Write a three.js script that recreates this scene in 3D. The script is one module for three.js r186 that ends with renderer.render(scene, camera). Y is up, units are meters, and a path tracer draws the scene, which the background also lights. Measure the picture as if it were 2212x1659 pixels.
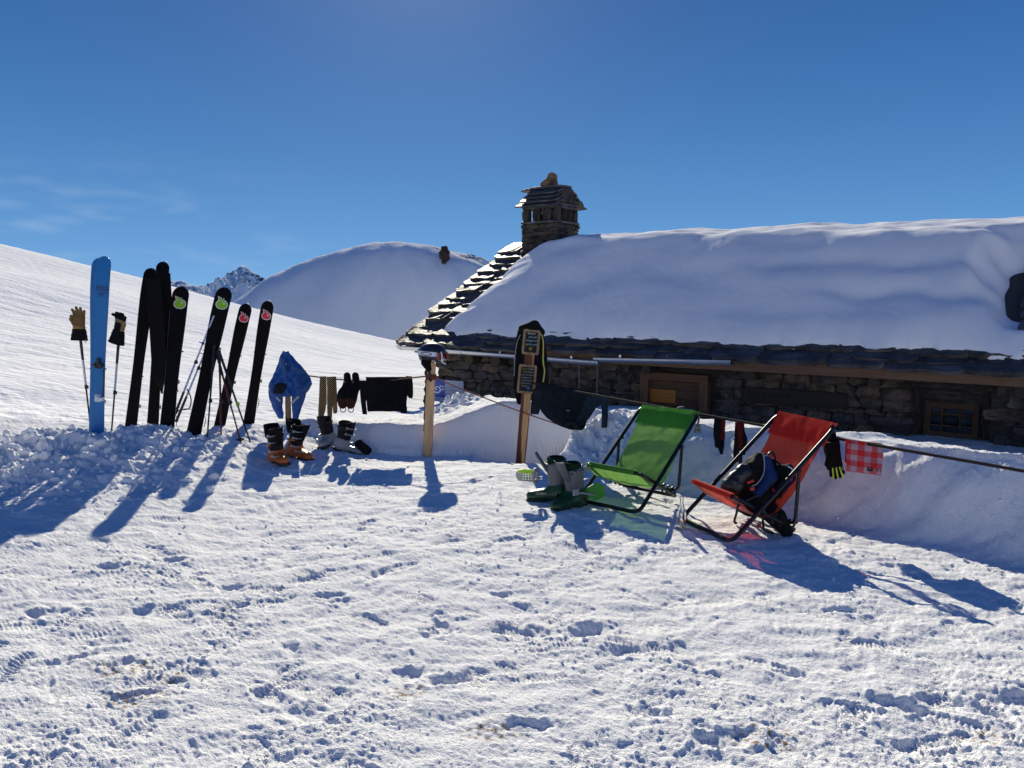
import * as THREE from 'three';
import { mergeGeometries, mergeVertices } from 'three/addons/utils/BufferGeometryUtils.js';
import { RoundedBoxGeometry } from 'three/addons/geometries/RoundedBoxGeometry.js';
import { createNoise2D, createNoise3D } from 'simplex-noise';

// ---------------------------------------------------------------- camera, sky, sun, exposure
const scene = new THREE.Scene();
const EYE = 1.65, PITCH = Math.atan(189.5 / 1664), FOCAL = 1664;
const camera = new THREE.PerspectiveCamera(2 * Math.atan(829.5 / FOCAL) * 180 / Math.PI, 4 / 3, 0.05, 20000);
camera.position.set(0, EYE, 0);
camera.rotation.x = -PITCH;
const EXPOSURE = 1.22;
const SUN = new THREE.Vector3(-0.1232, 0.5044, -1.066).normalize();

function rng(a) { return () => { a |= 0; a = a + 0x6D2B79F5 | 0; let t = Math.imul(a ^ a >>> 15, 1 | a); t = t + Math.imul(t ^ t >>> 7, 61 | t) ^ t; return ((t ^ t >>> 14) >>> 0) / 4294967296; }; }
const R = rng(4711);
const rr = (a, b) => a + (b - a) * R();
const n2 = createNoise2D(rng(11)), n2b = createNoise2D(rng(12)), n3 = createNoise3D(rng(13));
const clamp = (x, a = 0, b = 1) => Math.min(b, Math.max(a, x));
const sst = (a, b, x) => { const t = clamp((x - a) / (b - a)); return t * t * (3 - 2 * t); };
const mix = (a, b, t) => a + (b - a) * t;
const smax = (a, b, k) => { const h = clamp(0.5 + 0.5 * (a - b) / k); return mix(b, a, h) + k * h * (1 - h); };
const smin = (a, b, k) => -smax(-a, -b, k);

{
  const W = 2048, H = 1024, data = new Float32Array(W * H * 4), zen = [0.012, 0.05, 0.19], hor = [0.2, 0.44, 0.79];
  for (let j = 0; j < H; j++) for (let i = 0; i < W; i++) {
    const el = ((j + 0.5) / H - 0.5) * Math.PI, az = ((i + 0.5) / W - 0.5) * 2 * Math.PI;
    const y = Math.sin(el), x = Math.cos(el) * Math.cos(az), z = Math.cos(el) * Math.sin(az), deg = Math.max(0, el * 180 / Math.PI);
    const toSun = Math.acos(clamp(x * SUN.x + y * SUN.y + z * SUN.z, -1, 1)) * 180 / Math.PI;
    const g = [8, 12, 16.5].map((k) => Math.exp(-deg / k)), glow = 0.13 * Math.exp(-toSun / 7) + 0.02 * Math.exp(-toSun / 35);
    // thin high ice cloud streaks low over the horizon
    const band = Math.exp(-(((deg - 4.6) / 3.2) ** 2));
    const streak = n3(x * 7 + 3, y * 42, z * 7) * 0.6 + n3(x * 19, y * 120 + 5, z * 19) * 0.4;
    const where = sst(-0.1, 0.6, n3(x * 1.6 + 96.57, 2, z * 1.6 + 3));
    const veil = band * Math.max(0, streak - 0.05) * 0.24 * where;
    for (let c = 0; c < 3; c++) {
      let v = zen[c] + (hor[c] - zen[c]) * g[c] + glow * [1, 1, 0.95][c];
      v = mix(v, [0.62, 0.72, 0.83][c], veil);
      if (el < 0) v = [0.11, 0.14, 0.2][c];      // snowy valleys below the horizon
      data[(j * W + i) * 4 + c] = v / EXPOSURE;
    }
    data[(j * W + i) * 4 + 3] = 1;
  }
  const sky = new THREE.DataTexture(data, W, H, THREE.RGBAFormat, THREE.FloatType);
  sky.mapping = THREE.EquirectangularReflectionMapping; sky.magFilter = THREE.LinearFilter; sky.needsUpdate = true;
  scene.background = sky; scene.environment = sky;
}
const sun = new THREE.DirectionalLight(new THREE.Color().setRGB(1, 0.925, 0.745), 4.75);
sun.position.copy(SUN).multiplyScalar(60); sun.castShadow = true;
Object.assign(sun.shadow.camera, { left: -25, right: 25, top: 25, bottom: -25, near: 1, far: 140 });
sun.shadow.mapSize.set(4096, 4096); sun.shadow.radius = 1;
scene.add(sun, sun.target);

// ---------------------------------------------------------------- helpers
const v3 = (x, y, z) => new THREE.Vector3(x, y, z);
/** World point seen at (x, y) of a 2212 x 1659 picture, `depth` metres ahead of the eye. */
function at(x, y, depth) {
  const cx = (x - 1106) / FOCAL, cy = (829.5 - y) / FOCAL, s = Math.sin(PITCH), c = Math.cos(PITCH);
  const dx = cx, dy = cy * c - s, dz = c + cy * s;
  return v3(dx / dz * depth, EYE + dy / dz * depth, -depth);
}
const taken = {};
function named(name) { const n = taken[name] = (taken[name] ?? -1) + 1; return n ? `${name}_${String(n).padStart(3, '0')}` : name; }
function shade(o) { o.castShadow = o.receiveShadow = true; return o; }
function thing(name, label, category, pos = v3(0, 0, 0), turn = 0, group) {
  const o = new THREE.Group(); o.name = named(name); o.position.copy(pos); o.rotation.y = turn;
  o.userData = { label, category }; if (group) o.userData.group = group;
  scene.add(o); return o;
}
function part(parent, name, geo, mat, label) {
  const m = shade(new THREE.Mesh(geo, mat)); m.name = name; if (label) m.userData.label = label;
  parent.add(m); return m;
}
function structure(name, geo, mat, label) { const m = shade(new THREE.Mesh(geo, mat)); m.name = named(name); m.userData = { kind: 'structure', label, category: name.replace(/_/g, ' ').split(' ').pop() }; scene.add(m); return m; }
const rgb = (r, g, b) => new THREE.Color().setRGB(r, g, b);
const M = (c, rough = 0.8, extra = {}) => new THREE.MeshPhysicalMaterial({ color: Array.isArray(c) ? rgb(...c) : c, roughness: rough, side: THREE.DoubleSide, ...extra });
function tex(w, h, fn, srgb = true, rep = true) {
  const d = new Uint8Array(w * h * 4);
  for (let j = 0; j < h; j++) for (let i = 0; i < w; i++) { const c = fn((i + 0.5) / w, (j + 0.5) / h); const k = (j * w + i) * 4; for (let q = 0; q < 3; q++) d[k + q] = clamp(Array.isArray(c) ? c[q] : c) * 255; d[k + 3] = 255; }
  const t = new THREE.DataTexture(d, w, h); t.magFilter = THREE.LinearFilter; t.minFilter = THREE.LinearMipmapLinearFilter; t.generateMipmaps = true;
  if (rep) t.wrapS = t.wrapT = THREE.RepeatWrapping; if (srgb) t.colorSpace = THREE.SRGBColorSpace; t.needsUpdate = true; return t;
}
/** Noise that repeats every 1 in u and v, `f` cells across. */
function pn(u, v, f, seed = 0) {
  const h = (x, y) => { let k = Math.imul((x % f + f) % f + 131 * seed, 374761393) + Math.imul((y % f + f) % f, 668265263) | 0; k = Math.imul(k ^ k >>> 13, 1274126177); return ((k ^ k >>> 16) >>> 0) / 4294967296; };
  const x = u * f, y = v * f, i = Math.floor(x), j = Math.floor(y), a = x - i, b = y - j, s = a * a * (3 - 2 * a), t = b * b * (3 - 2 * b);
  return mix(mix(h(i, j), h(i + 1, j), s), mix(h(i, j + 1), h(i + 1, j + 1), s), t);
}
const fpn = (u, v, f, o, seed = 0) => { let a = 0, w = 0.5, t = 0; for (let k = 0; k < o; k++) { a += w * pn(u, v, f << k, seed + k); t += w; w *= 0.55; } return a / t; };
function geo(pos, idx, uv, col) {
  const g = new THREE.BufferGeometry(); g.setAttribute('position', new THREE.Float32BufferAttribute(pos, 3));
  if (uv) g.setAttribute('uv', new THREE.Float32BufferAttribute(uv, 2)); if (col) g.setAttribute('color', new THREE.Float32BufferAttribute(col, 3));
  g.setIndex(new THREE.BufferAttribute(idx instanceof Uint32Array ? idx : new Uint32Array(idx), 1)); g.computeVertexNormals(); return g;
}
function plain(g) { const o = new THREE.BufferGeometry(), s = g.index ? g.toNonIndexed() : g; for (const k of ['position', 'normal', 'uv']) if (s.attributes[k]) o.setAttribute(k, s.attributes[k]); if (!o.attributes.uv) o.setAttribute('uv', new THREE.Float32BufferAttribute(new Float32Array(o.attributes.position.count * 2), 2)); return o; }
const join = (...gs) => mergeGeometries(gs.flat().map(plain));
const box = (w, h, d, x = 0, y = 0, z = 0) => new THREE.BoxGeometry(w, h, d).translate(x, y, z);
const rbox = (w, h, d, r, x = 0, y = 0, z = 0) => new RoundedBoxGeometry(w, h, d, 2, r).translate(x, y, z);
function bar(a, b, r0, r1 = r0, seg = 10) {
  const d = b.clone().sub(a), L = d.length();
  return new THREE.CylinderGeometry(r1, r0, L, seg).applyQuaternion(new THREE.Quaternion().setFromUnitVectors(v3(0, 1, 0), d.normalize())).translate((a.x + b.x) / 2, (a.y + b.y) / 2, (a.z + b.z) / 2);
}
const tube = (pts, r, seg = 32, rad = 8, closed = false, tension = 0.5) => new THREE.TubeGeometry(new THREE.CatmullRomCurve3(pts, closed, 'catmullrom', tension), seg, r, rad, closed);
function extrude(pts, depth, bevel = 0, holes = []) {
  const s = new THREE.Shape(pts.map((p) => new THREE.Vector2(p[0], p[1])));
  for (const h of holes) s.holes.push(new THREE.Path(h.map((p) => new THREE.Vector2(p[0], p[1]))));
  return new THREE.ExtrudeGeometry(s, { depth: depth - 2 * bevel, bevelEnabled: bevel > 0, bevelSize: bevel, bevelThickness: bevel, bevelSegments: 2, curveSegments: 10 }).translate(0, 0, bevel);
}
/** A closed smooth surface where field(x, y, z) = 0 (negative inside), by surface nets. */
function solid(field, lo, hi, cell) {
  const n = [0, 1, 2].map((k) => Math.ceil((hi[k] - lo[k]) / cell) + 1), [nx, ny, nz] = n, f = new Float32Array(nx * ny * nz), id = (i, j, k) => (k * ny + j) * nx + i;
  for (let k = 0; k < nz; k++) for (let j = 0; j < ny; j++) for (let i = 0; i < nx; i++) f[id(i, j, k)] = field(lo[0] + i * cell, lo[1] + j * cell, lo[2] + k * cell);
  const cellV = new Int32Array(nx * ny * nz).fill(-1), pos = [], idx = [];
  for (let k = 0; k < nz - 1; k++) for (let j = 0; j < ny - 1; j++) for (let i = 0; i < nx - 1; i++) {
    let m = 0, sx = 0, sy = 0, sz = 0, c = 0; const q = [];
    for (let b = 0; b < 8; b++) { q[b] = f[id(i + (b & 1), j + (b >> 1 & 1), k + (b >> 2))]; if (q[b] < 0) m |= 1 << b; }
    if (m === 0 || m === 255) continue;
    for (let b = 0; b < 8; b++) for (const e of [1, 2, 4]) if (!(b & e) && (q[b] < 0) !== (q[b | e] < 0)) { const t = q[b] / (q[b] - q[b | e]); sx += (b & 1) + (e === 1 ? t : 0); sy += (b >> 1 & 1) + (e === 2 ? t : 0); sz += (b >> 2) + (e === 4 ? t : 0); c++; }
    cellV[id(i, j, k)] = pos.length / 3; pos.push(lo[0] + (i + sx / c) * cell, lo[1] + (j + sy / c) * cell, lo[2] + (k + sz / c) * cell);
  }
  const quad = (a, b, c, d, flip) => { if (a < 0 || b < 0 || c < 0 || d < 0) return; flip ? idx.push(a, c, b, a, d, c) : idx.push(a, b, c, a, c, d); };
  for (let k = 1; k < nz - 1; k++) for (let j = 1; j < ny - 1; j++) for (let i = 1; i < nx - 1; i++) {
    const s = f[id(i, j, k)] < 0;
    if (s !== f[id(i + 1, j, k)] < 0) quad(cellV[id(i, j - 1, k - 1)], cellV[id(i, j, k - 1)], cellV[id(i, j, k)], cellV[id(i, j - 1, k)], !s);
    if (s !== f[id(i, j + 1, k)] < 0) quad(cellV[id(i - 1, j, k - 1)], cellV[id(i, j, k - 1)], cellV[id(i, j, k)], cellV[id(i - 1, j, k)], s);
    if (s !== f[id(i, j, k + 1)] < 0) quad(cellV[id(i - 1, j - 1, k)], cellV[id(i, j - 1, k)], cellV[id(i, j, k)], cellV[id(i - 1, j, k)], !s);
  }
  return geo(pos, idx, pos.length ? Array.from({ length: pos.length / 3 * 2 }, (_, q) => pos[Math.floor(q / 2) * 3 + (q % 2)]) : []);
}
const sdCap = (x, y, z, a, b, ra, rb) => { const bx = b[0] - a[0], by = b[1] - a[1], bz = b[2] - a[2], t = clamp(((x - a[0]) * bx + (y - a[1]) * by + (z - a[2]) * bz) / (bx * bx + by * by + bz * bz)); return Math.hypot(x - a[0] - bx * t, y - a[1] - by * t, z - a[2] - bz * t) - mix(ra, rb, t); };
const sdBox = (x, y, z, c, h, r) => { const a = Math.abs(x - c[0]) - h[0] + r, b = Math.abs(y - c[1]) - h[1] + r, d = Math.abs(z - c[2]) - h[2] + r; return Math.hypot(Math.max(a, 0), Math.max(b, 0), Math.max(d, 0)) + Math.min(Math.max(a, b, d), 0) - r; };
/** A soft closed sheet (cloth): rows of [y, xLeft, xRight] from top to bottom, with fold(x, y, u, v) giving z and pad(u, v) half its thickness. */
function cloth(rows, nx, ny, fold = () => 0, pad = () => 0.006) {
  const pos = [], uv = [], idx = [], N = rows.length - 1;
  for (const side of [1, -1]) for (let j = 0; j <= ny; j++) for (let i = 0; i <= nx; i++) {
    const t = j / ny * N, k = Math.min(N - 1, Math.floor(t)), f = t - k, u = i / nx, v = j / ny;
    const y = mix(rows[k][0], rows[k + 1][0], f), x = mix(mix(rows[k][1], rows[k + 1][1], f), mix(rows[k][2], rows[k + 1][2], f), u);
    const e = Math.sqrt(clamp(Math.min(u, 1 - u) * nx / 2.2)) * Math.sqrt(clamp(Math.min(v, 1 - v) * ny / 2.2));
    pos.push(x, y, fold(x, y, u, v) + side * (0.001 + pad(u, v) * e)); uv.push(x, y);
  }
  const o = (nx + 1) * (ny + 1);
  for (let j = 0; j < ny; j++) for (let i = 0; i < nx; i++) { const a = j * (nx + 1) + i, b = a + 1, c = a + nx + 1, d = c + 1; idx.push(a, c, b, b, c, d, o + a, o + b, o + c, o + b, o + d, o + c); }
  const edge = (a, b) => idx.push(a, b, o + a, b, o + b, o + a);
  for (let i = 0; i < nx; i++) { edge(i, i + 1); edge(ny * (nx + 1) + i + 1, ny * (nx + 1) + i); }
  for (let j = 0; j < ny; j++) { edge((j + 1) * (nx + 1), j * (nx + 1)); edge(j * (nx + 1) + nx, (j + 1) * (nx + 1) + nx); }
  return geo(pos, idx, uv);
}
const crease = (amp, fx, fy, s) => (x, y) => amp * (n3(x * fx, y * fy, s) + 0.5 * n3(x * fx * 2.3, y * fy * 2.3, s + 9));

// ---------------------------------------------------------------- snow
const snowBump = tex(1024, 1024, (u, v) => { const a = fpn(u, v, 24, 4, 3), b = pn(u, v, 320, 9), c = pn(u, v, 130, 17); return 0.42 * a + 0.34 * b + 0.24 * c; }, false);
snowBump.repeat.set(1.7, 1.7);
const snowRough = tex(512, 512, (u, v) => 0.5 + 0.4 * fpn(u, v, 20, 3, 5) + 0.25 * (pn(u, v, 256, 8) - 0.5), false); snowRough.repeat.set(1.1, 1.1);
const snowMat = M([0.92, 0.925, 0.935], 0.85, { bumpMap: snowBump, bumpScale: 0.008, roughnessMap: snowRough, vertexColors: true, ior: 1.31, specularIntensity: 0.08 });
const farBump = tex(512, 512, (u, v) => fpn(u, v, 12, 5, 33), false);
const farSnow = M([0.92, 0.925, 0.935], 0.9, { bumpMap: farBump, bumpScale: 0.5, vertexColors: true, ior: 1.31, specularIntensity: 0 });
const streakBump = tex(1024, 1024, (u, v) => { const w = v + 0.03 * fpn(u, v, 4, 2, 90); return 0.5 * pn(u * 0.5, w, 64, 91) + 0.3 * pn(u, w, 160, 92) + 0.2 * fpn(u, v, 10, 3, 93); }, false);
streakBump.repeat.set(0.05, 0.09); streakBump.rotation = -0.468;
const slopeSnow = M([0.92, 0.925, 0.935], 0.95, { bumpMap: streakBump, bumpScale: 0.05, vertexColors: true, specularIntensity: 0 });
const softSnow = M([0.92, 0.925, 0.935], 0.9, { bumpMap: snowBump, bumpScale: 0.0025, ior: 1.31, specularIntensity: 0.1 });

function polyline(pts) {           // [x, D, height] -> nearest point: distance (positive on the viewer's side), height, ends
  return (x, D) => {
    let best = 1e9, h = 0, sgn = 1, end = 0;
    for (let k = 0; k < pts.length - 1; k++) {
      const [ax, ad, ah] = pts[k], [bx, bd, bh] = pts[k + 1], ex = bx - ax, ed = bd - ad, t0 = ((x - ax) * ex + (D - ad) * ed) / (ex * ex + ed * ed), t = clamp(t0);
      const dx = x - ax - ex * t, dd = D - ad - ed * t, d = Math.hypot(dx, dd);
      if (d < best) { best = d; h = mix(ah, bh, t); sgn = ex * dd - ed * dx < 0 ? 1 : -1; end = (k === 0 && t0 < 0) || (k === pts.length - 2 && t0 > 1) ? 1 : 0; }
    }
    return [best * sgn, h, end];
  };
}
const bankL = polyline([[-2.7, 9.0, 0.02], [-2.2, 8.85, 0.12], [-1.85, 8.62, 0.22], [-1.5, 8.42, 0.26], [-0.85, 8.36, 0.25], [-0.5, 8.4, 0.37], [-0.12, 8.45, 0.49], [0.2, 8.55, 0.48], [0.6, 8.9, 0.4], [1.0, 9.6, 0.25], [1.6, 10.4, 0.0]]);
const bankR = polyline([[0.44, 7.15, 0.03], [0.52, 7.25, 0.18], [0.7, 7.42, 0.36], [0.94, 7.48, 0.49], [1.25, 7.36, 0.51], [1.8, 6.76, 0.5], [2.62, 5.92, 0.54], [3.15, 5.32, 0.56], [4.1, 4.3, 0.53], [6.5, 2.6, 0.4]]);
const step = (s, w) => 1 - sst(0, w, s);
function macro(x, D) {             // the lie of the snow without its surface texture; D metres ahead of the camera
  const farY = -2.2 - 0.192 * x;
  let y = 0.012 * Math.max(0, D - 5) * 0 + 0.05 * n2(x * 0.25 + 4, D * 0.25) * sst(2, 6, D);
  y += x < -6 ? -0.07 * (x + 6) : 0;
  y = mix(y, farY + 0.35 * n2(x * 0.03, D * 0.04) * sst(15, 40, D), sst(9.5, 44, D));
  if (x > -3.4 && D < 30) y = mix(y, mix(-0.26, -0.34, sst(10, 14, D)), Math.max(sst(7.25, 8.0, D) * sst(-0.45, -0.05, x), sst(7.6, 9.6, D) * sst(-1.5, 0.3, x), sst(8.6, 13.2, D) * sst(-3.4, -1.6, x)) * (1 - sst(17, 26, D)));
  const crest = 43 - 0.45 * Math.min(0, x + 6);
  if (D > crest) y -= 0.012 * (D - crest) ** 2 / (1 + 0.004 * (D - crest));
  // cut bank by the posts, plateau behind it
  if (D > 6 && D < 17) {
    const [s, h, e] = bankL(x, D), w = 0.09 + 0.05 * n2(x * 2.1, 7), back = s < 0 ? mix(h, -0.33, sst(0, 4.6, -s)) : 0;
    const f = s > 0 ? h * step(s - 0.02, w + 0.16) : back + 0;
    const fade = s < 0 ? (1 - sst(4.5, 6, -s)) * sst(-2.9, -2.2, x) * (1 - sst(0.4, 1.3, x - (D - 8.4) * 0.9)) : 1;
    y = mix(y, Math.max(y, f > 0.003 || s < 0 ? f : y), (e && s > 0 ? step(s, 0.4) : 1) * fade);
  }
  if (x > -0.4 && D < 18) {
    const [s, h, e] = bankR(x, D), lump = 0.11 * n2(x * 1.1, D * 1.1 + 9) + 0.05 * n2b(x * 3, D * 3);
    let f;
    if (e) f = h * step(Math.abs(s), 0.18);
    else f = s > 0 ? (h + 0.3 * lump) * (1 - sst(-0.12, 0.64 + lump * 0.7, s)) : mix(h + 0.3 * lump, -0.26, sst(0.05, mix(0.3, 2.9, sst(0.45, 1.35, x)), -s));
    y = mix(smax(y, f, 0.04), y, sst(2.6, 3.6, -s));
  }
  // shovelled mound that holds the skis
  const mx = x + 5.0, md = D - 7.35;
  const mound = 0.24 * Math.exp(-((mx / 1.9) ** 2)) * Math.exp(-((md / (md < 0 ? 1.15 : 0.75)) ** 2)) + 0.12 * Math.exp(-(((x + 3.75) / 0.9) ** 2) - (((D - 8.2) / 0.8) ** 2)) + 0.1 * Math.exp(-(((x + 3.2) / 0.9) ** 2) - (((D - 9.2) / 0.6) ** 2)) + 0.12 * Math.exp(-(((x + 2.55) / 0.5) ** 2) - (((D - 8.85) / 0.5) ** 2));
  return y + mound;
}
function rough(x, D) {             // how much the snow is churned: [lumps, crumbs]
  const m = Math.exp(-(((x + 4.7) / 1.5) ** 2) - (((D - 7.1) / 1.05) ** 2)) + 0.5 * Math.exp(-(((x + 3.5) / 0.9) ** 2) - (((D - 8.0) / 0.7) ** 2));
  return clamp(m);
}
const SURF = [];                   // footprints and scuffs: [x, D, cos, sin, length, width, depth, kind]
{
  const q = rng(99);
  for (let k = 0; k < 420; k++) {
    const D = 1.4 + 7 * Math.pow(q(), 1.25), x = (q() * 2 - 1) * (0.6 + 0.74 * D), a = q() * 6.283, big = q() < 0.13, kind = big ? 0 : q() < 0.42 ? 2 : 1;
    SURF.push([x, D, Math.cos(a), Math.sin(a), (big ? 0.1 : kind === 2 ? 0.13 : 0.05) * (0.7 + 0.6 * q()), (big ? 0.055 : kind === 2 ? 0.05 : 0.02) * (0.7 + 0.6 * q()), big ? 0.008 + 0.012 * q() : kind === 2 ? 0.007 : 0.004 + 0.007 * q(), kind]);
  }
  // trails of boot prints crossing the terrace
  for (const [x0, d0, x1, d1] of [[-1.9, 2.2, -0.2, 7.2], [0.9, 1.9, 0.5, 6.4], [2.3, 2.4, -1.2, 4.2], [-2.9, 3.6, 1.2, 5.4], [0.1, 2.0, -3.0, 5.2], [1.8, 2.1, 2.1, 4.6]]) {
    const L = Math.hypot(x1 - x0, d1 - d0), ux = (x1 - x0) / L, ud = (d1 - d0) / L; let side = 1;
    for (let a = 0; a < L; a += 0.34 + 0.08 * q()) { side = -side; const t = 0.25 * (q() - 0.5), c = Math.cos(t), n = Math.sin(t), w = 0.2 * Math.sin(a * 1.3 + x0); SURF.push([x0 + ux * a - ud * (side * 0.09 + w), d0 + ud * a + ux * (side * 0.09 + w), ux * c - ud * n, ux * n + ud * c, 0.135, 0.05, 0.005 + 0.007 * q(), 3]); }
  }
  // the deep prints that stand out in the picture
  for (const [px, py, l, w, d, a] of [[1275, 1395, 0.13, 0.075, 0.06, 0.5], [1365, 1440, 0.11, 0.06, 0.04, 0.2], [470, 1285, 0.1, 0.06, 0.05, 0], [955, 1512, 0.13, 0.05, 0.045, 0.3], [870, 1490, 0.12, 0.05, 0.04, 0.1], [345, 1222, 0.12, 0.06, 0.045, 0], [1750, 1500, 0.12, 0.05, 0.035, -0.4], [640, 1590, 0.12, 0.07, 0.04, -0.3], [60, 1345, 0.14, 0.05, 0.035, 0.1], [1530, 1470, 0.14, 0.05, 0.03, -0.3], [1990, 1575, 0.12, 0.06, 0.045, -0.5], [1420, 1590, 0.11, 0.06, 0.04, -0.3], [215, 1465, 0.08, 0.06, 0.05, 0.6], [120, 1450, 0.16, 0.035, 0.035, 0.7], [250, 1540, 0.14, 0.03, 0.03, 0.5], [520, 1240, 0.1, 0.06, 0.035, 0], [200, 1240, 0.12, 0.07, 0.05, 0.2], [940, 1400, 0.1, 0.05, 0.035, 0.2], [1600, 1655, 0.14, 0.06, 0.05, 0.2], [1130, 1620, 0.13, 0.05, 0.04, 0], [1860, 1345, 0.1, 0.045, 0.03, -0.4], [2080, 1560, 0.1, 0.06, 0.04, 0], [700, 1310, 0.1, 0.045, 0.03, 0.1], [1080, 1310, 0.09, 0.05, 0.03, -0.2]]) {
    const dy = (640 - py) / FOCAL, p = -EYE / dy, x = (px - 1106) / FOCAL * p; SURF.push([x, p, Math.cos(a), Math.sin(a), l * 0.92, w, d * 0.47, 0]);
  }
}
const HASH = new Map(), HC = 0.3;
SURF.forEach((s, k) => { const r = s[4] * 1.9; for (let i = Math.floor((s[0] - r) / HC); i <= Math.floor((s[0] + r) / HC); i++) for (let j = Math.floor((s[1] - r) / HC); j <= Math.floor((s[1] + r) / HC); j++) { const h = i * 4096 + j; HASH.has(h) ? HASH.get(h).push(k) : HASH.set(h, [k]); } });
const ridged = (a) => 1 - Math.abs(a);
function fine(x, D) {
  let y = 0;
  if (D < 14) {
    const k = 1 - sst(10, 14, D), m = rough(x, D);
    const wob = n2(x * 1.1, D * 1.1);
    y += k * (0.011 * n2(x * 2.2, D * 2.9) + 0.0055 * n2(x * 6.5 + wob, D * 8.5) + 0.0032 * ridged(n2b(x * 11, D * 19 + wob * 2)) + 0.0024 * n2b(x * 29, D * 37) + 0.0013 * n2(x * 75, D * 80));
    const patch = sst(0.05, 0.5, n2b(x * 0.8 + 3, D * 0.8));       // crumbly trampled patches between smoother ones
    const cr = 0.35 + 0.65 * patch;                                 // frozen crumbs, everywhere but in varying thickness
    y += k * cr * (0.009 * Math.max(0, n2(x * 10 + 5, D * 15)) * (0.4 + 0.6 * Math.max(0, n2b(x * 4, D * 5))) + 0.0065 * Math.max(0, n2(x * 24, D * 30) - 0.05) + 0.004 * Math.max(0, n2b(x * 52, D * 60) - 0.1));
    if (m > 0.01) y += m * (0.09 * n2(x * 1.7, D * 1.9 + 2) + 0.065 * Math.abs(n2(x * 4.1, D * 4.6)) + 0.038 * Math.max(-0.1, n2b(x * 7, D * 8)) + 0.017 * Math.abs(n2(x * 14, D * 16)) + 0.005 * n2(x * 38, D * 40));
    const list = HASH.get(Math.floor(x / HC) * 4096 + Math.floor(D / HC));
    if (list) for (const q of list) {
      const s = SURF[q], dx = x - s[0], dd = D - s[1], a = dx * s[2] + dd * s[3], b = -dx * s[3] + dd * s[2], jag = 0.2 * n2b(x * 11, D * 11) + 0.07 * n2(x * 30, D * 30), r = Math.hypot(a / s[4], b / s[5]) + jag;
      if (r < 1.9) {
        if (s[7] === 3) { const e = Math.pow(Math.pow(Math.abs(a) / s[4], 2.6) + Math.pow(Math.abs(b) / (s[5] * (a < 0 ? 0.84 : 1)), 2.6), 1 / 2.6) + jag * 0.35; y += (-s[6] + 0.0028 * Math.sin(a * 300 + 2 * Math.sin(b * 70))) * (1 - sst(0.86, 1.02, e)) + s[6] * 0.35 * Math.exp(-(((e - 1.14) / 0.12) ** 2)) * Math.max(0, 0.4 + n2(x * 18, D * 18)); }
        else if (s[7] === 2) { if (r < 1.1) y += (-s[6] + 0.0045 * Math.sin(a * 330 + 3 * Math.sin(b * 60))) * (1 - sst(0.8, 1.1, r)); }
        else y += -s[6] * (1 - sst(0.35, 1.05, r)) + s[6] * 0.3 * Math.exp(-(((r - 1.25) / 0.22) ** 2)) * Math.max(0, 0.5 + 1.1 * n2(x * 15, D * 15));
      }
    }
  } else { // wind-packed snow: long low ripples
    const k = sst(14, 20, D), u = x * 0.89 - D * 0.45, w = x * 0.45 + D * 0.89;
    y += k * (0.022 * n2(w * 0.9, u * 0.12) + 0.014 * n2b(w * 2.2, u * 0.2));
  }
  if (D > 8.2 && D < 14 && x > -2.4 && x < 1.4) { const l = Math.exp(-(((x + 0.72) / 0.35) ** 2) - (((D - 9.6) / 0.45) ** 2)); y += l * (0.13 + 0.1 * n2(x * 6, D * 6) + 0.05 * n2(x * 15, D * 15)) ; }
  if (x > 0.2 && D > 6.2 && D < 8.2 && x < 1.6) { const e = Math.exp(-(((x - 0.88) / 0.33) ** 2)) * Math.exp(-(((D - 7.35) / 0.3) ** 2)); y += e * (0.07 * n2(x * 5, D * 5) + 0.02 * n2b(x * 15, D * 15) + 0.008 * n2(x * 38, D * 38)); }
  return y;
}
const ground = (x, D) => macro(x, D) + fine(x, D);
const DIRT = [[230, 1480, 0.16], [330, 1500, 0.1], [250, 1550, 0.14], [1150, 1440, 0.02], [860, 1540, 0.1], [1060, 1640, 0.12], [1690, 1655, 0.14], [210, 1470, 0.07], [2190, 1650, 0.1]].map(([px, py, r]) => { const D = -EYE / ((640 - py) / FOCAL); return [(px - 1106) / FOCAL * D, D, r]; });
function grid(us, Ds, xo, off) {
  const w = us.length, h = Ds.length, pos = new Float32Array(w * h * 3), uv = new Float32Array(w * h * 2), col = new Float32Array(w * h * 3), idx = new Uint32Array((w - 1) * (h - 1) * 6);
  for (let j = 0, q = 0; j < h; j++) for (let i = 0; i < w; i++, q++) {
    const D = Ds[j], x = us[i] * (D + off) + xo;
    pos[q * 3] = x; pos[q * 3 + 1] = ground(x, D); pos[q * 3 + 2] = -D; uv[q * 2] = x; uv[q * 2 + 1] = D;
    let d = 0; if (D < 4.2) for (const [a, b, r] of DIRT) { const l = Math.hypot(x - a, (D - b) * 1.6) / r; if (l < 1.3) d = Math.max(d, (1 - sst(0.5, 1.3, l)) * sst(0.15, 0.6, n2(x * 24, D * 24) + 0.35 * n2b(x * 70, D * 70))); }
    col[q * 3] = 1 - 0.62 * d; col[q * 3 + 1] = 1 - 0.74 * d; col[q * 3 + 2] = 1 - 0.84 * d;
  }
  for (let j = 0, q = 0; j < h - 1; j++) for (let i = 0; i < w - 1; i++) { const a = j * w + i; idx[q++] = a; idx[q++] = a + 1; idx[q++] = a + w; idx[q++] = a + 1; idx[q++] = a + w + 1; idx[q++] = a + w; }
  return geo(pos, idx, uv, col);
}
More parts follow.
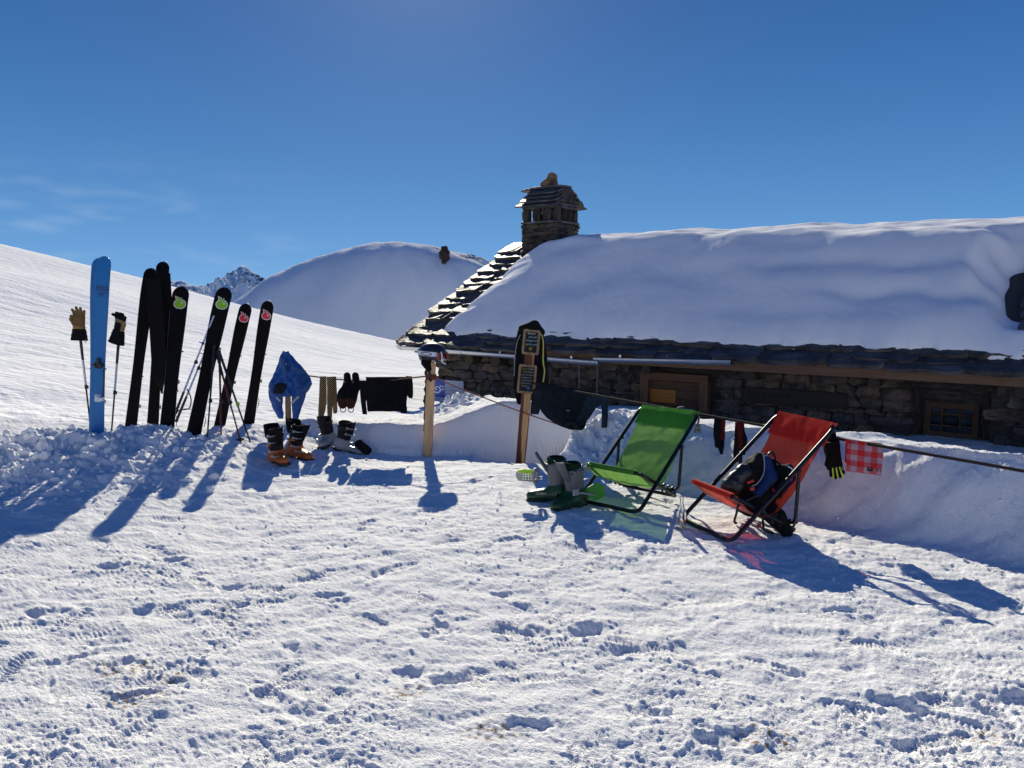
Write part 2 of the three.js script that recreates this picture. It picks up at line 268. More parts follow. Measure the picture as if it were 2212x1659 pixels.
{
  const us = [], Ds = [];
  for (let k = 0; k <= 20; k++) us.push(-2.2 + k / 20 * 1.26);
  for (let k = 1; k <= 1000; k++) us.push(-0.94 + k / 1000 * 1.88);
  for (let k = 1; k <= 20; k++) us.push(0.94 + k / 20 * 1.26);
  for (let D = -1; D < 2.2; D += 0.04) Ds.push(D);
  for (let D = 2.2; D < 10; D *= 1.003) Ds.push(D);
  structure('snow_ground', grid(us, Ds, 0, 0.35), snowMat, 'trampled sunlit snow of the terrace');
  const Df = [Ds[Ds.length - 1]]; for (let D = 10.05; D < 150; D *= 1.011) Df.push(D);
  structure('snow_slope', grid(us, Df, 0, 0.35), slopeSnow, 'smooth sunlit snow slope rising to the left');
  // the valley side behind the viewpoint: level at first, then a snow slope that faces the sun
  const ub = [], Db = []; for (let k = 0; k <= 110; k++) ub.push(-220 + k * 4); for (let k = 0; k <= 90; k++) Db.push(-0.8 - 230 * (k / 90) ** 1.5); Db.reverse();
  const pos = [], uv = [], idx = [], col = [];
  Db.forEach((D) => ub.forEach((x) => { const b = Math.max(0, -D - 16); pos.push(x, -0.1 + 0.1 * n2(x * 0.1, D * 0.1) + 0.21 * b * b / (b + 14) + sst(10, 60, b) * (4 * n2(x * 0.015, D * 0.015) + 1.2 * n2b(x * 0.05, D * 0.05)), -D); uv.push(x, D); col.push(1, 1, 1); }));
  for (let j = 0; j < Db.length - 1; j++) for (let i = 0; i < ub.length - 1; i++) { const a = j * ub.length + i, b = a + ub.length; idx.push(a, a + 1, b, a + 1, b + 1, b); }
  structure('snow_field', geo(pos, idx, uv, col), slopeSnow, 'open snow and valley side behind the viewpoint');
}
// the dome hill behind the hut
{
  const pos = [], uv = [], col = [], idx = [], nx = 330, nz = 240;
  for (let j = 0; j <= nz; j++) for (let i = 0; i <= nx; i++) {
    const x = -190 + i / nx * 330, D = 215 + j / nz * 170, x0 = -40.7, D0 = 300;
    const a = (x - x0) / (x < x0 ? 82 : 66), b = (D - D0) / (D < D0 ? 45 : 90), th = Math.atan2(b, a);
    let r = Math.hypot(a, b) * (1 + 0.05 * n2(Math.cos(th) * 1.3, Math.sin(th) * 1.3));
    let y = -14 + 35.5 * (1 - Math.pow(r, 2.2)) ;
    y += 1.3 * n2(x * 0.02, D * 0.02) + 0.55 * n2b(x * 0.05, D * 0.05 + 4) + 0.16 * n2(x * 0.09 + D * 0.03, D * 0.05) + 0.22 * n2b(x * 0.11 - D * 0.05, D * 0.04) + 0.08 * n2b(x * 0.3, D * 0.12);
    const bowl = Math.exp(-(((x + 62) / 20) ** 2) - (((D - 268) / 14) ** 2)); y -= 2.6 * bowl; y += 1.2 * Math.exp(-(((x + 96 - (D - 262) * 0.4) / 9) ** 2)) * sst(300, 270, D);
    const lip = Math.exp(-(((x + 35) / 16) ** 2) - (((D - 284) / 5) ** 2)); y += 1.0 * lip * sst(-0.9, 0.4, n2(x * 0.05, 3));
    pos.push(x, Math.max(y, -60), -D); uv.push(x * 0.03 + D * 0.012, D * 0.012);
    const rocky = x > -30 && x < 15 && D > 285 ? sst(0.25, 0.5, n2(x * 0.16, D * 0.2) + 0.4 * n2b(x * 0.5, D * 0.5) - Math.abs(x + 8) * 0.012) * sst(284, 292, D) : 0;
    col.push(1 - 0.8 * rocky, 1 - 0.82 * rocky, 1 - 0.84 * rocky);
  }
  for (let j = 0; j < nz; j++) for (let i = 0; i < nx; i++) { const a = j * (nx + 1) + i, b = a + nx + 1; idx.push(a, a + 1, b, a + 1, b + 1, b); }
  structure('snow_hill', geo(pos, idx, uv, col), farSnow, 'rounded snow dome in shade behind the hut');
}
// far peak
{
  const pos = [], uv = [], col = [], idx = [], nx = 420, nz = 150, D0 = 7000;
  const P = (px, py) => [(px - 1106) / FOCAL * D0, EYE + (640 - py) / FOCAL * D0];
  const sky = [[250, 640], [340, 622], [370, 606], [386, 609], [400, 606], [412, 614], [430, 617], [447, 619], [462, 612], [478, 604], [494, 596], [508, 587], [518, 581], [530, 574], [541, 580], [552, 589], [563, 594], [572, 600], [584, 607], [610, 616], [650, 628], [720, 645]].map(([a, b]) => P(a, b));
  for (let j = 0; j <= nz; j++) for (let i = 0; i <= nx; i++) {
    const x = -3900 + i / nx * 2700, dD = (j / nz - 0.62) * 1900;
    let k = 0; while (k < sky.length - 2 && sky[k + 1][0] < x) k++;
    const t = clamp((x - sky[k][0]) / (sky[k + 1][0] - sky[k][0])), top = mix(sky[k][1], sky[k + 1][1], t);
    const rug = ridged(n2(x * 0.004, dD * 0.0035)) * 0.6 + ridged(n2b(x * 0.011, dD * 0.008)) * 0.4;
    const fall = Math.abs(dD) * (dD < 0 ? 0.42 : 0.6);
    const y = top - fall * (0.72 + 0.75 * (rug - 0.5)) + (1 - Math.exp(-fall / 60)) * 16 * (n2(x * 0.014, dD * 0.01)) + 3 * n2b(x * 0.04, dD * 0.04);
    const strata = 0.5 + 0.5 * Math.sin((y + 0.12 * x) * 0.11 + 3 * n2(x * 0.006, dD * 0.006));
    const high = sst(-40, 130, y), rk = clamp(sst(0.42, 0.75, strata * 0.6 + 0.55 * n2(x * 0.022, y * 0.02)) * high * sst(-600, -60, dD) * 1.1);
    pos.push(x, y, -D0 - dD); uv.push(x * 0.003, dD * 0.003); col.push(1 - 0.86 * rk, 1 - 0.87 * rk, 1 - 0.87 * rk);
  }
  for (let j = 0; j < nz; j++) for (let i = 0; i < nx; i++) { const a = j * (nx + 1) + i, b = a + nx + 1; idx.push(a, a + 1, b, a + 1, b + 1, b); }
  const m = shade(new THREE.Mesh(geo(pos, idx, uv, col), farSnow)); m.name = 'mountain'; m.userData = { kind: 'structure', label: 'distant pointed peak with bands of dark rock and snow', category: 'mountain' }; scene.add(m);
}
// ---------------------------------------------------------------- surface patterns
const CV = (w, h, draw, srgb = true) => { const c = document.createElement('canvas'); c.width = w; c.height = h; const x = c.getContext('2d'); draw(x, w, h); const t = new THREE.CanvasTexture(c); if (srgb) t.colorSpace = THREE.SRGBColorSpace; t.magFilter = THREE.LinearFilter; t.anisotropy = 8; return t; };
const grain = tex(512, 512, (u, v) => { const w = u + 0.05 * fpn(u, v, 3, 2, 41); const l = pn(w * 1, v * 0.125, 64, 4) * 0.5 + pn(w, v * 0.25, 128, 6) * 0.3 + fpn(u, v, 4, 3, 8) * 0.4; const k = 0.62 + 0.42 * (l - 0.5); return [k, k * 0.99, k * 0.97]; });
const grainBump = tex(512, 512, (u, v) => pn(u, v * 0.25, 96, 4) * 0.6 + pn(u, v * 0.125, 48, 6) * 0.4, false);
const rockTex = tex(512, 512, (u, v) => { const k = 0.42 + 0.75 * (fpn(u, v, 6, 5, 21) - 0.25) + 0.2 * (pn(u, v, 90, 3) - 0.5); const w = fpn(u, v, 4, 3, 77); return [k * (0.98 + 0.12 * w), k, k * (1.04 - 0.12 * w)]; });
const rockBump = tex(512, 512, (u, v) => 0.6 * fpn(u, v, 8, 5, 51) + 0.4 * ridged(2 * pn(u, v, 14, 60) - 1), false);
const weave = tex(128, 128, (u, v) => 0.5 + 0.25 * Math.sin(u * 50.27 * 4) + 0.25 * Math.sin(v * 50.27 * 4), false);
const mottle = tex(256, 256, (u, v) => { const k = 0.78 + 0.4 * (fpn(u, v, 5, 4, 15) - 0.5); return [k, k, k]; });
const rep = (t, a, b = a) => { const c = t.clone(); c.repeat.set(a, b); c.needsUpdate = true; return c; };
const wood = (c, r = 0.75) => M(c, r, { map: grain, bumpMap: grainBump, bumpScale: 0.004 });
const stoneMats = [[0.20, 0.175, 0.15], [0.16, 0.15, 0.14], [0.24, 0.19, 0.15], [0.13, 0.125, 0.125], [0.27, 0.215, 0.16], [0.18, 0.165, 0.155]].map((c) => M(c.map((k) => k * 1.08), 0.92, { map: rockTex, bumpMap: rockBump, bumpScale: 0.02 }));
const slateMats = [[0.09, 0.092, 0.10], [0.12, 0.12, 0.125], [0.075, 0.08, 0.088], [0.14, 0.135, 0.13]].map((c) => M(c.map((k) => k * 1.4), 0.58, { map: rockTex, bumpMap: rockBump, bumpScale: 0.012 }));

// ---------------------------------------------------------------- the stone hut
const E = v3(7.84, 0, 5.6).normalize(), Q = v3(5.6, 0, -7.84).normalize(), HUT = v3(-2.17, 0, -15.3), TURN = -Math.atan2(E.z, E.x);
/** Where the sight line through (px, py) meets the plane z = zc of the hut's own axes: [x, y]. */
function onHut(px, py, zc) {
  const d = at(px, py, 1).sub(camera.position), o = v3(0, EYE, 0).sub(HUT), t = (zc + o.dot(Q)) / -d.dot(Q);
  return [o.dot(E) + d.dot(E) * t, EYE + d.y * t];
}
const WALLZ = -0.42, LEN = 16.5, SLOPE = 0.55, RIDGE = 3.7, roofY = (w) => 0.8 + SLOPE * (w < RIDGE ? w : 2 * RIDGE - w);
const hut = thing('stone_hut', 'low stone mountain hut half buried in snow, with slate roof', 'hut', HUT, TURN);
// irregular stones: a block with pulled corners
function roughBlock(seed, n = 3, bev = 0.16) {
  const q = rng(seed), g = mergeVertices(new THREE.BoxGeometry(1, 1, 1, n, n, 1).deleteAttribute('normal').deleteAttribute('uv')), p = g.attributes.position;
  for (let i = 0; i < p.count; i++) {
    let x = p.getX(i), y = p.getY(i), z = p.getZ(i); const ex = Math.abs(x) > 0.49, ey = Math.abs(y) > 0.49;
    if (ex && ey) { x *= 0.8 + 0.2 * q(); y *= 0.72 + 0.28 * q(); }
    x += (q() - 0.5) * bev * (ex ? 0.7 : 0.5); y += (q() - 0.5) * bev * 1.1; if (z > 0) z += (q() - 0.5) * 0.35 - (ex || ey ? 0.22 : 0);
    p.setXYZ(i, x, y, z);
  }
  const o = g.toNonIndexed(), uv = [], P = o.attributes.position; for (let i = 0; i < P.count; i++) uv.push(P.getX(i) * 0.35 + seed * 0.37, P.getY(i) * 0.14 + P.getZ(i) * 0.1 + seed * 0.21);
  o.setAttribute('uv', new THREE.Float32BufferAttribute(uv, 2)); o.computeVertexNormals(); return o;
}
const blocks = Array.from({ length: 12 }, (_, k) => roughBlock(300 + k));
{
    const [dl] = onHut(1385, 850, WALLZ), [dr] = onHut(1531, 850, WALLZ), [, dtop] = onHut(1450, 806, WALLZ);
  const [wl, wt] = onHut(1966, 842, WALLZ), [wr] = onHut(2142, 850, WALLZ);
  const span = (x0, x1, y0, y1) => box(x1 - x0, y1 - y0, 0.5, (x0 + x1) / 2, (y0 + y1) / 2, WALLZ - 0.33), WB = -1.64, WT = 0.555, sill = -0.62;
  const wall = part(hut, 'wall', join(span(0.5, wl, WB, WT), span(wr, LEN, WB, WT), span(wl, wr, wt, WT), span(wl, wr, WB, sill), box(0.5, 2.2, 4, 0.76, -0.54, WALLZ - 2.6)), M([0.11, 0.1, 0.092], 0.95, { map: rockTex, bumpMap: rockBump, bumpScale: 0.03 }), 'dry stone wall under the eaves');
  const [bl, bt] = onHut(1609, 834, WALLZ), [br, bb] = onHut(1833, 884, WALLZ);
  let y = -0.42, count = 0;
  const q = rng(77);
  while (y < 0.58) {
    const h = 0.07 + 0.1 * q(); let x = 0.44 + 0.1 * q();
    while (x < LEN - 0.6) {
      const w = (0.16 + 0.36 * q()) * (h > 0.13 ? 1.15 : 1), cx = x + w / 2, inside = (a, b, c, d) => cx + w * 0.35 > a && cx - w * 0.35 < b && y + h > c && y < d;
      if (!inside(dl, dr, -9, dtop) && !inside(wl, wr, -9, wt) && count < 300 && x < 12.4) {
        const m = part(wall, 'stone', blocks[Math.floor(q() * 12)], stoneMats[Math.floor(q() * 6)]);
        m.position.set(cx, y + h / 2 + (q() - 0.5) * 0.02, WALLZ - 0.06); m.scale.set(w * 0.97 * (q() < 0.5 ? -1 : 1), h * (0.9 + 0.2 * q()), 0.1 + 0.09 * q()); m.rotation.z = (q() - 0.5) * 0.09; count++;
      }
      x += w;
    }
    y += h * 0.98;
  }
  // timber: eaves beam, rafter ends
  const beamMat = wood([0.38, 0.22, 0.13]);
  const beam = (x0, x1, y0, y1) => { const g = box(y1 - y0, x1 - x0, 0.14).toNonIndexed(); g.rotateZ(Math.PI / 2); g.translate((x0 + x1) / 2, (y0 + y1) / 2, -0.03); return g; };
  part(hut, 'eaves_beam', beam(0.35, 6.2, 0.555, 0.745), beamMat, 'long brown eaves beam');
  part(hut, 'eaves_beam', beam(6.202, 10.1, 0.558, 0.75), beamMat);
  part(hut, 'eaves_beam', beam(10.102, LEN, 0.553, 0.745), wood([0.36, 0.22, 0.14]));
  for (const px of [897, 1017, 1074]) { const [x, yy] = onHut(px, 783, -0.2); part(hut, 'rafter_end', new THREE.CylinderGeometry(0.105, 0.11, 0.45, 14).rotateX(Math.PI / 2).translate(Math.max(0.4, x), 0.47, -0.36), wood([0.12, 0.085, 0.06])); }
  for (let k = 0; k < 5; k++) part(hut, 'rafter_end', new THREE.CylinderGeometry(0.08, 0.085, 0.4, 12).rotateX(Math.PI / 2).translate(5.2 + k * 1.7, 0.47, -0.38), wood([0.12, 0.085, 0.06]));
  // door
  const dw = dr - dl, door = part(hut, 'door', box(dw - 0.2, 1.75, 0.05, (dl + dr) / 2, dtop - 0.1 - 0.875, WALLZ - 0.12), wood([0.12, 0.065, 0.035]), 'wooden plank door with a yellow notice');
  const fm = wood([0.34, 0.18, 0.095]);
  const rot = (g, w) => g;
  for (const x of [dl + 0.07, dr - 0.07]) part(door, 'frame', box(0.14, 1.9, 0.14, x, dtop - 0.95, WALLZ - 0.02), fm);
  part(door, 'frame', box(0.12, dw, 0.15).rotateZ(Math.PI / 2).translate((dl + dr) / 2, dtop - 0.06, WALLZ - 0.012), fm);
  for (let k = 0; k < 8; k++) part(door, 'plank', new RoundedBoxGeometry(0.135, dw - 0.285, 0.03, 1, 0.006).rotateZ(Math.PI / 2).translate((dl + dr) / 2, dtop - 0.21 - k * 0.142, WALLZ - 0.08), wood([[0.28, 0.145, 0.075], [0.31, 0.165, 0.085], [0.25, 0.13, 0.065]][k % 3]));
  const [nl, nt] = onHut(1402, 840, WALLZ), [nr, nb] = onHut(1456, 872, WALLZ);
  const note = CV(256, 128, (c, w, h) => { c.fillStyle = '#a86a14'; c.fillRect(0, 0, w, h); c.fillStyle = '#7a4a12'; c.fillRect(0, 46, w, 4); c.fillStyle = '#3b230b'; c.font = '15px sans-serif'; for (const [x, y, l] of [[40, 24, 60], [40, 78, 110], [160, 78, 50], [40, 104, 56]]) for (let k = 0; k < l; k += 9) c.fillRect(x + k, y, 5 + (k % 4), 4 + (k % 3)); });
  part(door, 'notice', box(nr - nl, nt - nb, 0.012, (nl + nr) / 2, (nt + nb) / 2, WALLZ - 0.055), M([1, 1, 1], 0.6, { map: note }), 'yellow notice with lines of small print');
  const [ol, ot] = onHut(1462, 877, WALLZ), [or2, ob] = onHut(1496, 925, WALLZ);
  part(door, 'pane', box(or2 - ol, ot - ob, 0.02, (ol + or2) / 2, (ot + ob) / 2, WALLZ - 0.06), M([0.06, 0.065, 0.07], 0.1));
  for (const [x, w] of [[ol - 0.012, 0.022], [or2 + 0.012, 0.022]]) part(door, 'pane_frame', box(w, ot - ob + 0.04, 0.03, x, (ot + ob) / 2, WALLZ - 0.055), fm);
  // window
  const [fl, ft] = onHut(1999, 866, WALLZ - 0.3), [fr, fb] = onHut(2112, 951, WALLZ - 0.3), cx = (fl + fr) / 2, cy = (ft + fb) / 2, ww = fr - fl, wh = ft - fb, wm = wood([0.2, 0.115, 0.065]);
  const zw = WALLZ - 0.3, plaster = M([0.5, 0.46, 0.4], 0.9);
  const recess = part(hut, 'window', join(box(0.12, wt - sill, 0.08, wl + 0.06, (wt + sill) / 2, zw - 0.05), box(0.12, wt - sill, 0.08, wr - 0.06, (wt + sill) / 2, zw - 0.05), box(wr - wl - 0.24, wt - ft, 0.08, cx, (wt + ft) / 2, zw - 0.05), box(wr - wl - 0.24, fb - sill, 0.08, cx, (fb + sill) / 2, zw - 0.05), box(fl - wl - 0.12, wh, 0.08, (fl + wl + 0.12) / 2, cy, zw - 0.05), box(wr - fr - 0.12, wh, 0.08, (wr + fr - 0.12) / 2, cy, zw - 0.05)), stoneMats[3], 'small paned window set deep in the wall');
  part(recess, 'room_lining', join(box(2.4, 2, 0.04, cx, 0, zw - 2), box(0.04, 2, 2, cx - 1.2, 0, zw - 1), box(0.04, 2, 2, cx + 1.2, 0, zw - 1), box(2.4, 0.04, 2, cx, 0.7, zw - 1), box(2.4, 0.04, 2, cx, -0.98, zw - 1)), plaster);
  for (const [w, h, x, yy] of [[0.08, wh, fl + 0.04, cy], [0.08, wh, fr - 0.04, cy], [ww - 0.16, 0.08, cx, ft - 0.04], [ww - 0.16, 0.08, cx, fb + 0.04]]) part(recess, 'frame', box(w, h, 0.06, x, yy, zw), wm);
  for (const k of [1, 2]) part(recess, 'glazing_bar', box(0.025, wh - 0.17, 0.05, fl + ww * k / 3, cy, zw), wm);
  for (const k of [1, 2]) part(recess, 'glazing_bar', box(ww - 0.17, 0.022, 0.045, cx, fb + wh * k / 3, zw), wm);
  for (let i = 0; i < 3; i++) for (let j = 0; j < 3; j++) part(recess, 'pane', box((ww - 0.16) / 3 - 0.026, (wh - 0.16) / 3 - 0.024, 0.006, fl + 0.08 + (ww - 0.16) * (i + 0.5) / 3, fb + 0.08 + (wh - 0.16) * (j + 0.5) / 3, zw - 0.01), M([0.9, 0.93, 0.92], 0.04, { transmission: 1, thickness: 0 }));
  // carved name board and park sign
  const letters = CV(512, 128, (c, w, h) => { c.fillStyle = '#2a221d'; c.fillRect(0, 0, w, h); for (let k = 0; k < 90; k++) { c.fillStyle = k % 2 ? 'rgba(60,48,40,.35)' : 'rgba(15,11,9,.35)'; c.fillRect(0, (k * 37) % h, w, 1 + k % 2); } c.fillStyle = '#15100d'; c.font = 'bold 62px sans-serif'; c.fillText('REFUGE', 22, 76); });
  const board = thing('name_board', 'dark carved wooden name board on the stone wall', 'sign', HUT, TURN);
  part(board, 'board', new RoundedBoxGeometry(br - bl, bt - bb, 0.04, 2, 0.008).translate((bl + br) / 2, (bt + bb) / 2, WALLZ + 0.085), wood([0.05, 0.04, 0.034]));
  part(board, 'lettering', box(br - bl - 0.03, bt - bb - 0.03, 0.003, (bl + br) / 2, (bt + bb) / 2, WALLZ + 0.1075), M([1, 1, 1], 0.85, { map: letters }));
  const [sl, st] = onHut(937, 817, WALLZ), [sr, sb] = onHut(1008, 864, WALLZ);
  const park = CV(512, 340, (c, w, h) => {
    c.fillStyle = '#1d3fa6'; c.fillRect(0, 0, w * 0.455, h); c.fillStyle = '#9ca6bd'; c.fillRect(w * 0.455, 0, w, h);
    const q = rng(8); c.fillStyle = '#f2f5fb';
    for (let k = 0; k < 900; k++) { const t = Math.sqrt(q()) * 1, a = 0.6 + t * 9.6, r = 6 + t * 74, w0 = 3 + t * 12; c.beginPath(); c.arc(104 + Math.cos(a) * r + (q() - 0.5) * w0, 176 + Math.sin(a) * r * 1.06 + (q() - 0.5) * w0, 1.5 + q() * 3.5, 0, 7); c.fill(); }
    for (let k = 0; k < 60; k++) { const a = q() * 6.28, r = 70 + q() * 45; c.beginPath(); c.arc(110 + Math.cos(a) * r * 0.8, 170 + Math.sin(a) * r, 1 + q() * 4, 0, 7); c.fill(); }
    c.font = 'bold 40px sans-serif'; c.fillText('Parc', 146, 132); c.fillText('de', 178, 190); c.fillStyle = '#26356f'; c.font = '40px sans-serif'; c.fillText('national', 240, 132); c.fillText('la Vanoise', 240, 190);
  });
  const sign = thing('park_sign', 'blue and grey national park sign with white spiral emblem on the wall', 'sign', HUT, TURN);
  part(sign, 'panel', new RoundedBoxGeometry(sr - sl, st - sb, 0.025, 2, 0.006).translate((sl + sr) / 2, (st + sb) / 2, WALLZ + 0.085), M([0.4, 0.42, 0.45], 0.5));
  part(sign, 'print', box(sr - sl - 0.012, st - sb - 0.012, 0.003, (sl + sr) / 2, (st + sb) / 2, WALLZ + 0.1), M([1, 1, 1], 0.45, { map: park }));
}
// roof: deck, then single slates
{
  const q = rng(5150), deck = [], w0 = 0.02, side = [[0.0, 0], [0.0, 4.7], [0.0, 9.2]];
  const dg = extrude([[w0, roofY(0) - 0.16], [RIDGE, roofY(RIDGE) - 0.16], [7.2, roofY(7.2) - 0.16], [7.2, roofY(7.2) - 0.07], [RIDGE, roofY(RIDGE) - 0.07], [w0, roofY(0) - 0.07]], LEN + 1).rotateY(Math.PI / 2).translate(0.06, 0, 0);
  const roof = part(hut, 'roof', dg, M([0.06, 0.055, 0.05], 0.9), 'slate roof, bare along its left edge');
  const slates = Array.from({ length: 10 }, (_, k) => {
    const p = rng(900 + k), pts = []; // front edge ragged, unit size, lies in x (along eave) and y (up slope)
    const m = 9; for (let i = 0; i < m; i++) pts.push([-0.5 + i / (m - 1) + (i && i < m - 1 ? (p() - 0.5) * 0.05 : (p() - 0.5) * 0.06), (p() - 0.5) * 0.12 + (i === 0 || i === m - 1 ? 0.14 * p() + 0.03 : -0.02)]);
    pts.push([0.5 - p() * 0.05, 0.55], [0.46 - p() * 0.1, 1], [-0.45 + p() * 0.1, 1], [-0.5 + p() * 0.06, 0.5]);
    const g = extrude(pts, 1, 0).rotateX(-Math.PI / 2); const P = g.attributes.position, uv = g.attributes.uv; // thickness 1 along +y
    for (let i = 0; i < P.count; i++) { const wob = 0.25 * n2(P.getX(i) * 5 + k * 9, P.getZ(i) * 5); P.setY(i, P.getY(i) + wob * (P.getY(i) > 0.5 ? 1 : 0.6)); uv.setXY(i, P.getX(i) * 0.6 + k * 0.31, P.getZ(i) * 0.6 + P.getY(i) * 0.1); }
    g.computeVertexNormals(); return g;
  });
  const lay = (x, w, width, len, thick, tilt, yaw) => {
    const m = part(roof, 'slate', slates[Math.floor(q() * 10)], slateMats[Math.floor(q() * 4)]);
    m.position.set(x, roofY(w) - 0.055 + 0.02 * q(), -w); m.scale.set(width * (q() < 0.5 ? -1 : 1), thick, len); m.rotation.set(Math.atan(SLOPE) - tilt, yaw, 0, 'YXZ'); return m;
  };
  for (let k = 0; k < 14; k++) { // left verge strip
    const w = k * 0.265 - 0.1; let x = -0.16 + 0.16 * q();
    while (x < (k < 3 ? 1.0 : 1.55)) { const wd = 0.5 + 0.4 * q(); lay(x + wd / 2, w + 0.05 * (q() - 0.5), wd * 1.06, 0.62, 0.05 + 0.03 * q(), 0.09 + 0.04 * q(), (q() - 0.5) * 0.14); x += wd; }
  }
  for (let k = 0; k < 4; k++) { let x = 1.15 + 0.3 * q(); while (x < LEN) { const wd = 0.5 + 0.6 * q(); lay(x + wd / 2, k * 0.15 - 0.12 + 0.05 * (q() - 0.5), wd * 1.08, 0.5 + 0.2 * q(), 0.045 + 0.035 * q(), 0.08 + 0.08 * q(), (q() - 0.5) * 0.18); x += wd; } }
  for (let k = 0; k < 12; k++) { let x = 10.2; while (x < 12.8) { const wd = 0.5 + 0.5 * q(); lay(x + wd / 2, 0.8 + k * 0.26, wd * 1.06, 0.6, 0.06, 0.09, (q() - 0.5) * 0.14); x += wd; } }
  // thick snow blanket
  const nx = 520, nw = 150, pos = [], uv = [], idx = [];
  const [hx, hy] = onHut(2258, 600, -2.2);
  const top = (x, w) => {
    const wav = 0.07 * n2(x * 0.9, 3) + 0.045 * n2(x * 2.6, 8) + 0.015 * n2(x * 7, 8), ws = 0.21 + wav * 1.1 + 0.1 * sst(1.4, 0.8, x);
    const xl = 0.74 + 0.1 * n2(w * 1.3, 5) + 0.05 * n2(w * 4, 9) + 0.1 * w + 0.4 * sst(2.6, 3.6, w);
    const a = clamp((w - ws) / 0.42), b = clamp((x - xl) / (0.45 + 0.25 * w));
    const lip = Math.sqrt(1 - (1 - a) ** 2), left = Math.sqrt(1 - (1 - b) ** 2);
    let s = smin(0.9 + 0.735 * w + 0.045 * n2(x * 0.4, w * 0.7) + 0.01 * n2b(x * 1.1, w * 1.6), 3.03 + 0.04 * n2(x * 0.7, 2) - 0.013 * x - (0.12 + 0.075 * sst(3, 10, x)) * (RIDGE - w) + 0.03 * n2(x * 1.1, w * 2), 0.1);
    s -= 0.06 * sst(6.5, 8.5, x) * Math.exp(-(((w - 1.15 - 0.12 * n2(x * 0.8, 21)) / 0.17) ** 2)) + 0.05 * sst(5, 7, x) * Math.exp(-(((w - 1.75 - 0.1 * n2(x, 25)) / 0.2) ** 2)); // sagging ledges
    if (w > RIDGE) s -= (w - RIDGE) ** 2 * 0.2;
    const hole = (Math.hypot((x - hx) / 0.78, (w - 1.75) / 1.25) - 0.1 * n2(x * 1.4, w * 1.4)); const hm = sst(0.3, 1.3, hole + 0.0);
    const base = roofY(w) - 0.02;
    return base + (Math.max(s, base + 0.04) - base) * lip * left * mix(0.0, 1, hm) - 0.2 * (1 - hm) - (a <= 0 || b <= 0 ? 0.06 : 0);
  };
  for (let j = 0; j <= nw; j++) for (let i = 0; i <= nx; i++) {
    const x = 0.62 + (i / nx) ** 1.25 * (LEN + 0.1), w = 0.15 + (j / nw) ** 1.3 * 6.9;
    pos.push(x, top(x, w) + 0.003 * n2(x * 5, w * 6), -w); uv.push(x, w);
  }
  for (let j = 0; j < nw; j++) for (let i = 0; i < nx; i++) { const a = j * (nx + 1) + i, b = a + nx + 1; idx.push(a, a + 1, b, a + 1, b + 1, b); }
  const sn = shade(new THREE.Mesh(geo(pos, idx, uv), softSnow)); sn.name = 'roof_snow'; sn.position.copy(HUT); sn.rotation.y = TURN;
  sn.userData = { label: 'thick blanket of snow lying on the hut roof', category: 'snow' }; scene.add(sn);
}
// gutters, on brackets under the slates
{
  const gm = M([0.55, 0.57, 0.58], 0.3, { metalness: 0.85 });
  const gutter = (x0, y0, x1, y1, label) => {
    const t = thing('gutter', label, 'gutter', HUT.clone(), TURN, 'half-round gutters under the eaves'), L = x1 - x0, pts = [];
    const sec = []; for (let k = 0; k <= 14; k++) { const a = Math.PI + k / 14 * Math.PI; sec.push([Math.cos(a) * 0.074, Math.sin(a) * 0.074]); }
    const inner = sec.map(([a, b]) => [a * 0.93, b * 0.93]).reverse();
    const z = 0.12, tilt = Math.atan2(y1 - y0, L);
    part(t, 'channel', extrude([...sec, ...inner], Math.hypot(L, y1 - y0)).rotateY(Math.PI / 2).rotateZ(tilt).translate(x0, y0, z), gm);
    part(t, 'rolled_edge', bar(v3(x0, y0, z + 0.074), v3(x1, y1, z + 0.074), 0.011), gm);
    for (const f of [0.02, 0.36, 0.7, 0.985]) part(t, 'joint_band', new THREE.TorusGeometry(0.076, 0.006, 6, 16, Math.PI).rotateZ(Math.PI).rotateY(Math.PI / 2).translate(mix(x0, x1, f), mix(y0, y1, f), z), gm);
    for (const f of [0.2, 0.55, 0.88]) part(t, 'bracket', box(0.035, 0.05, 0.09, mix(x0, x1, f), mix(y0, y1, f) + 0.03, z - 0.03), gm);
    return t;
  };
  const [ax, ay] = onHut(862, 747, 0.12), [bx, by] = onHut(1296, 781, 0.12), [cx, cy] = onHut(1286, 773, 0.12), [dx, dy] = onHut(1582, 779, 0.12);
  gutter(ax, ay, bx, by, 'longer zinc gutter reaching the left corner of the hut');
  gutter(cx, cy, dx, dy, 'shorter zinc gutter ending above the wooden door');
  for (const [px, y0, y1, lab] of [[1258, 779, 838, 'thin chain hanging under the left gutter'], [1297, 783, 850, 'thin chain hanging from the end of the left gutter']]) {
    const [x, a] = onHut(px, y0, 0.0), [, b] = onHut(px, y1, 0.0), t = thing('chain', lab, 'chain', HUT.clone(), TURN, 'chains under the gutter'), ls = [];
    for (let y = a, k = 0; y > b; y -= 0.032, k++) ls.push(new THREE.TorusGeometry(0.017, 0.0045, 5, 10).scale(0.7, 1.25, 1).rotateY(k % 2 ? Math.PI / 2 : 0).translate(x, y, 0.1));
    part(t, 'links', join(ls), M([0.25, 0.25, 0.26], 0.45, { metalness: 0.7 }));
  }
}
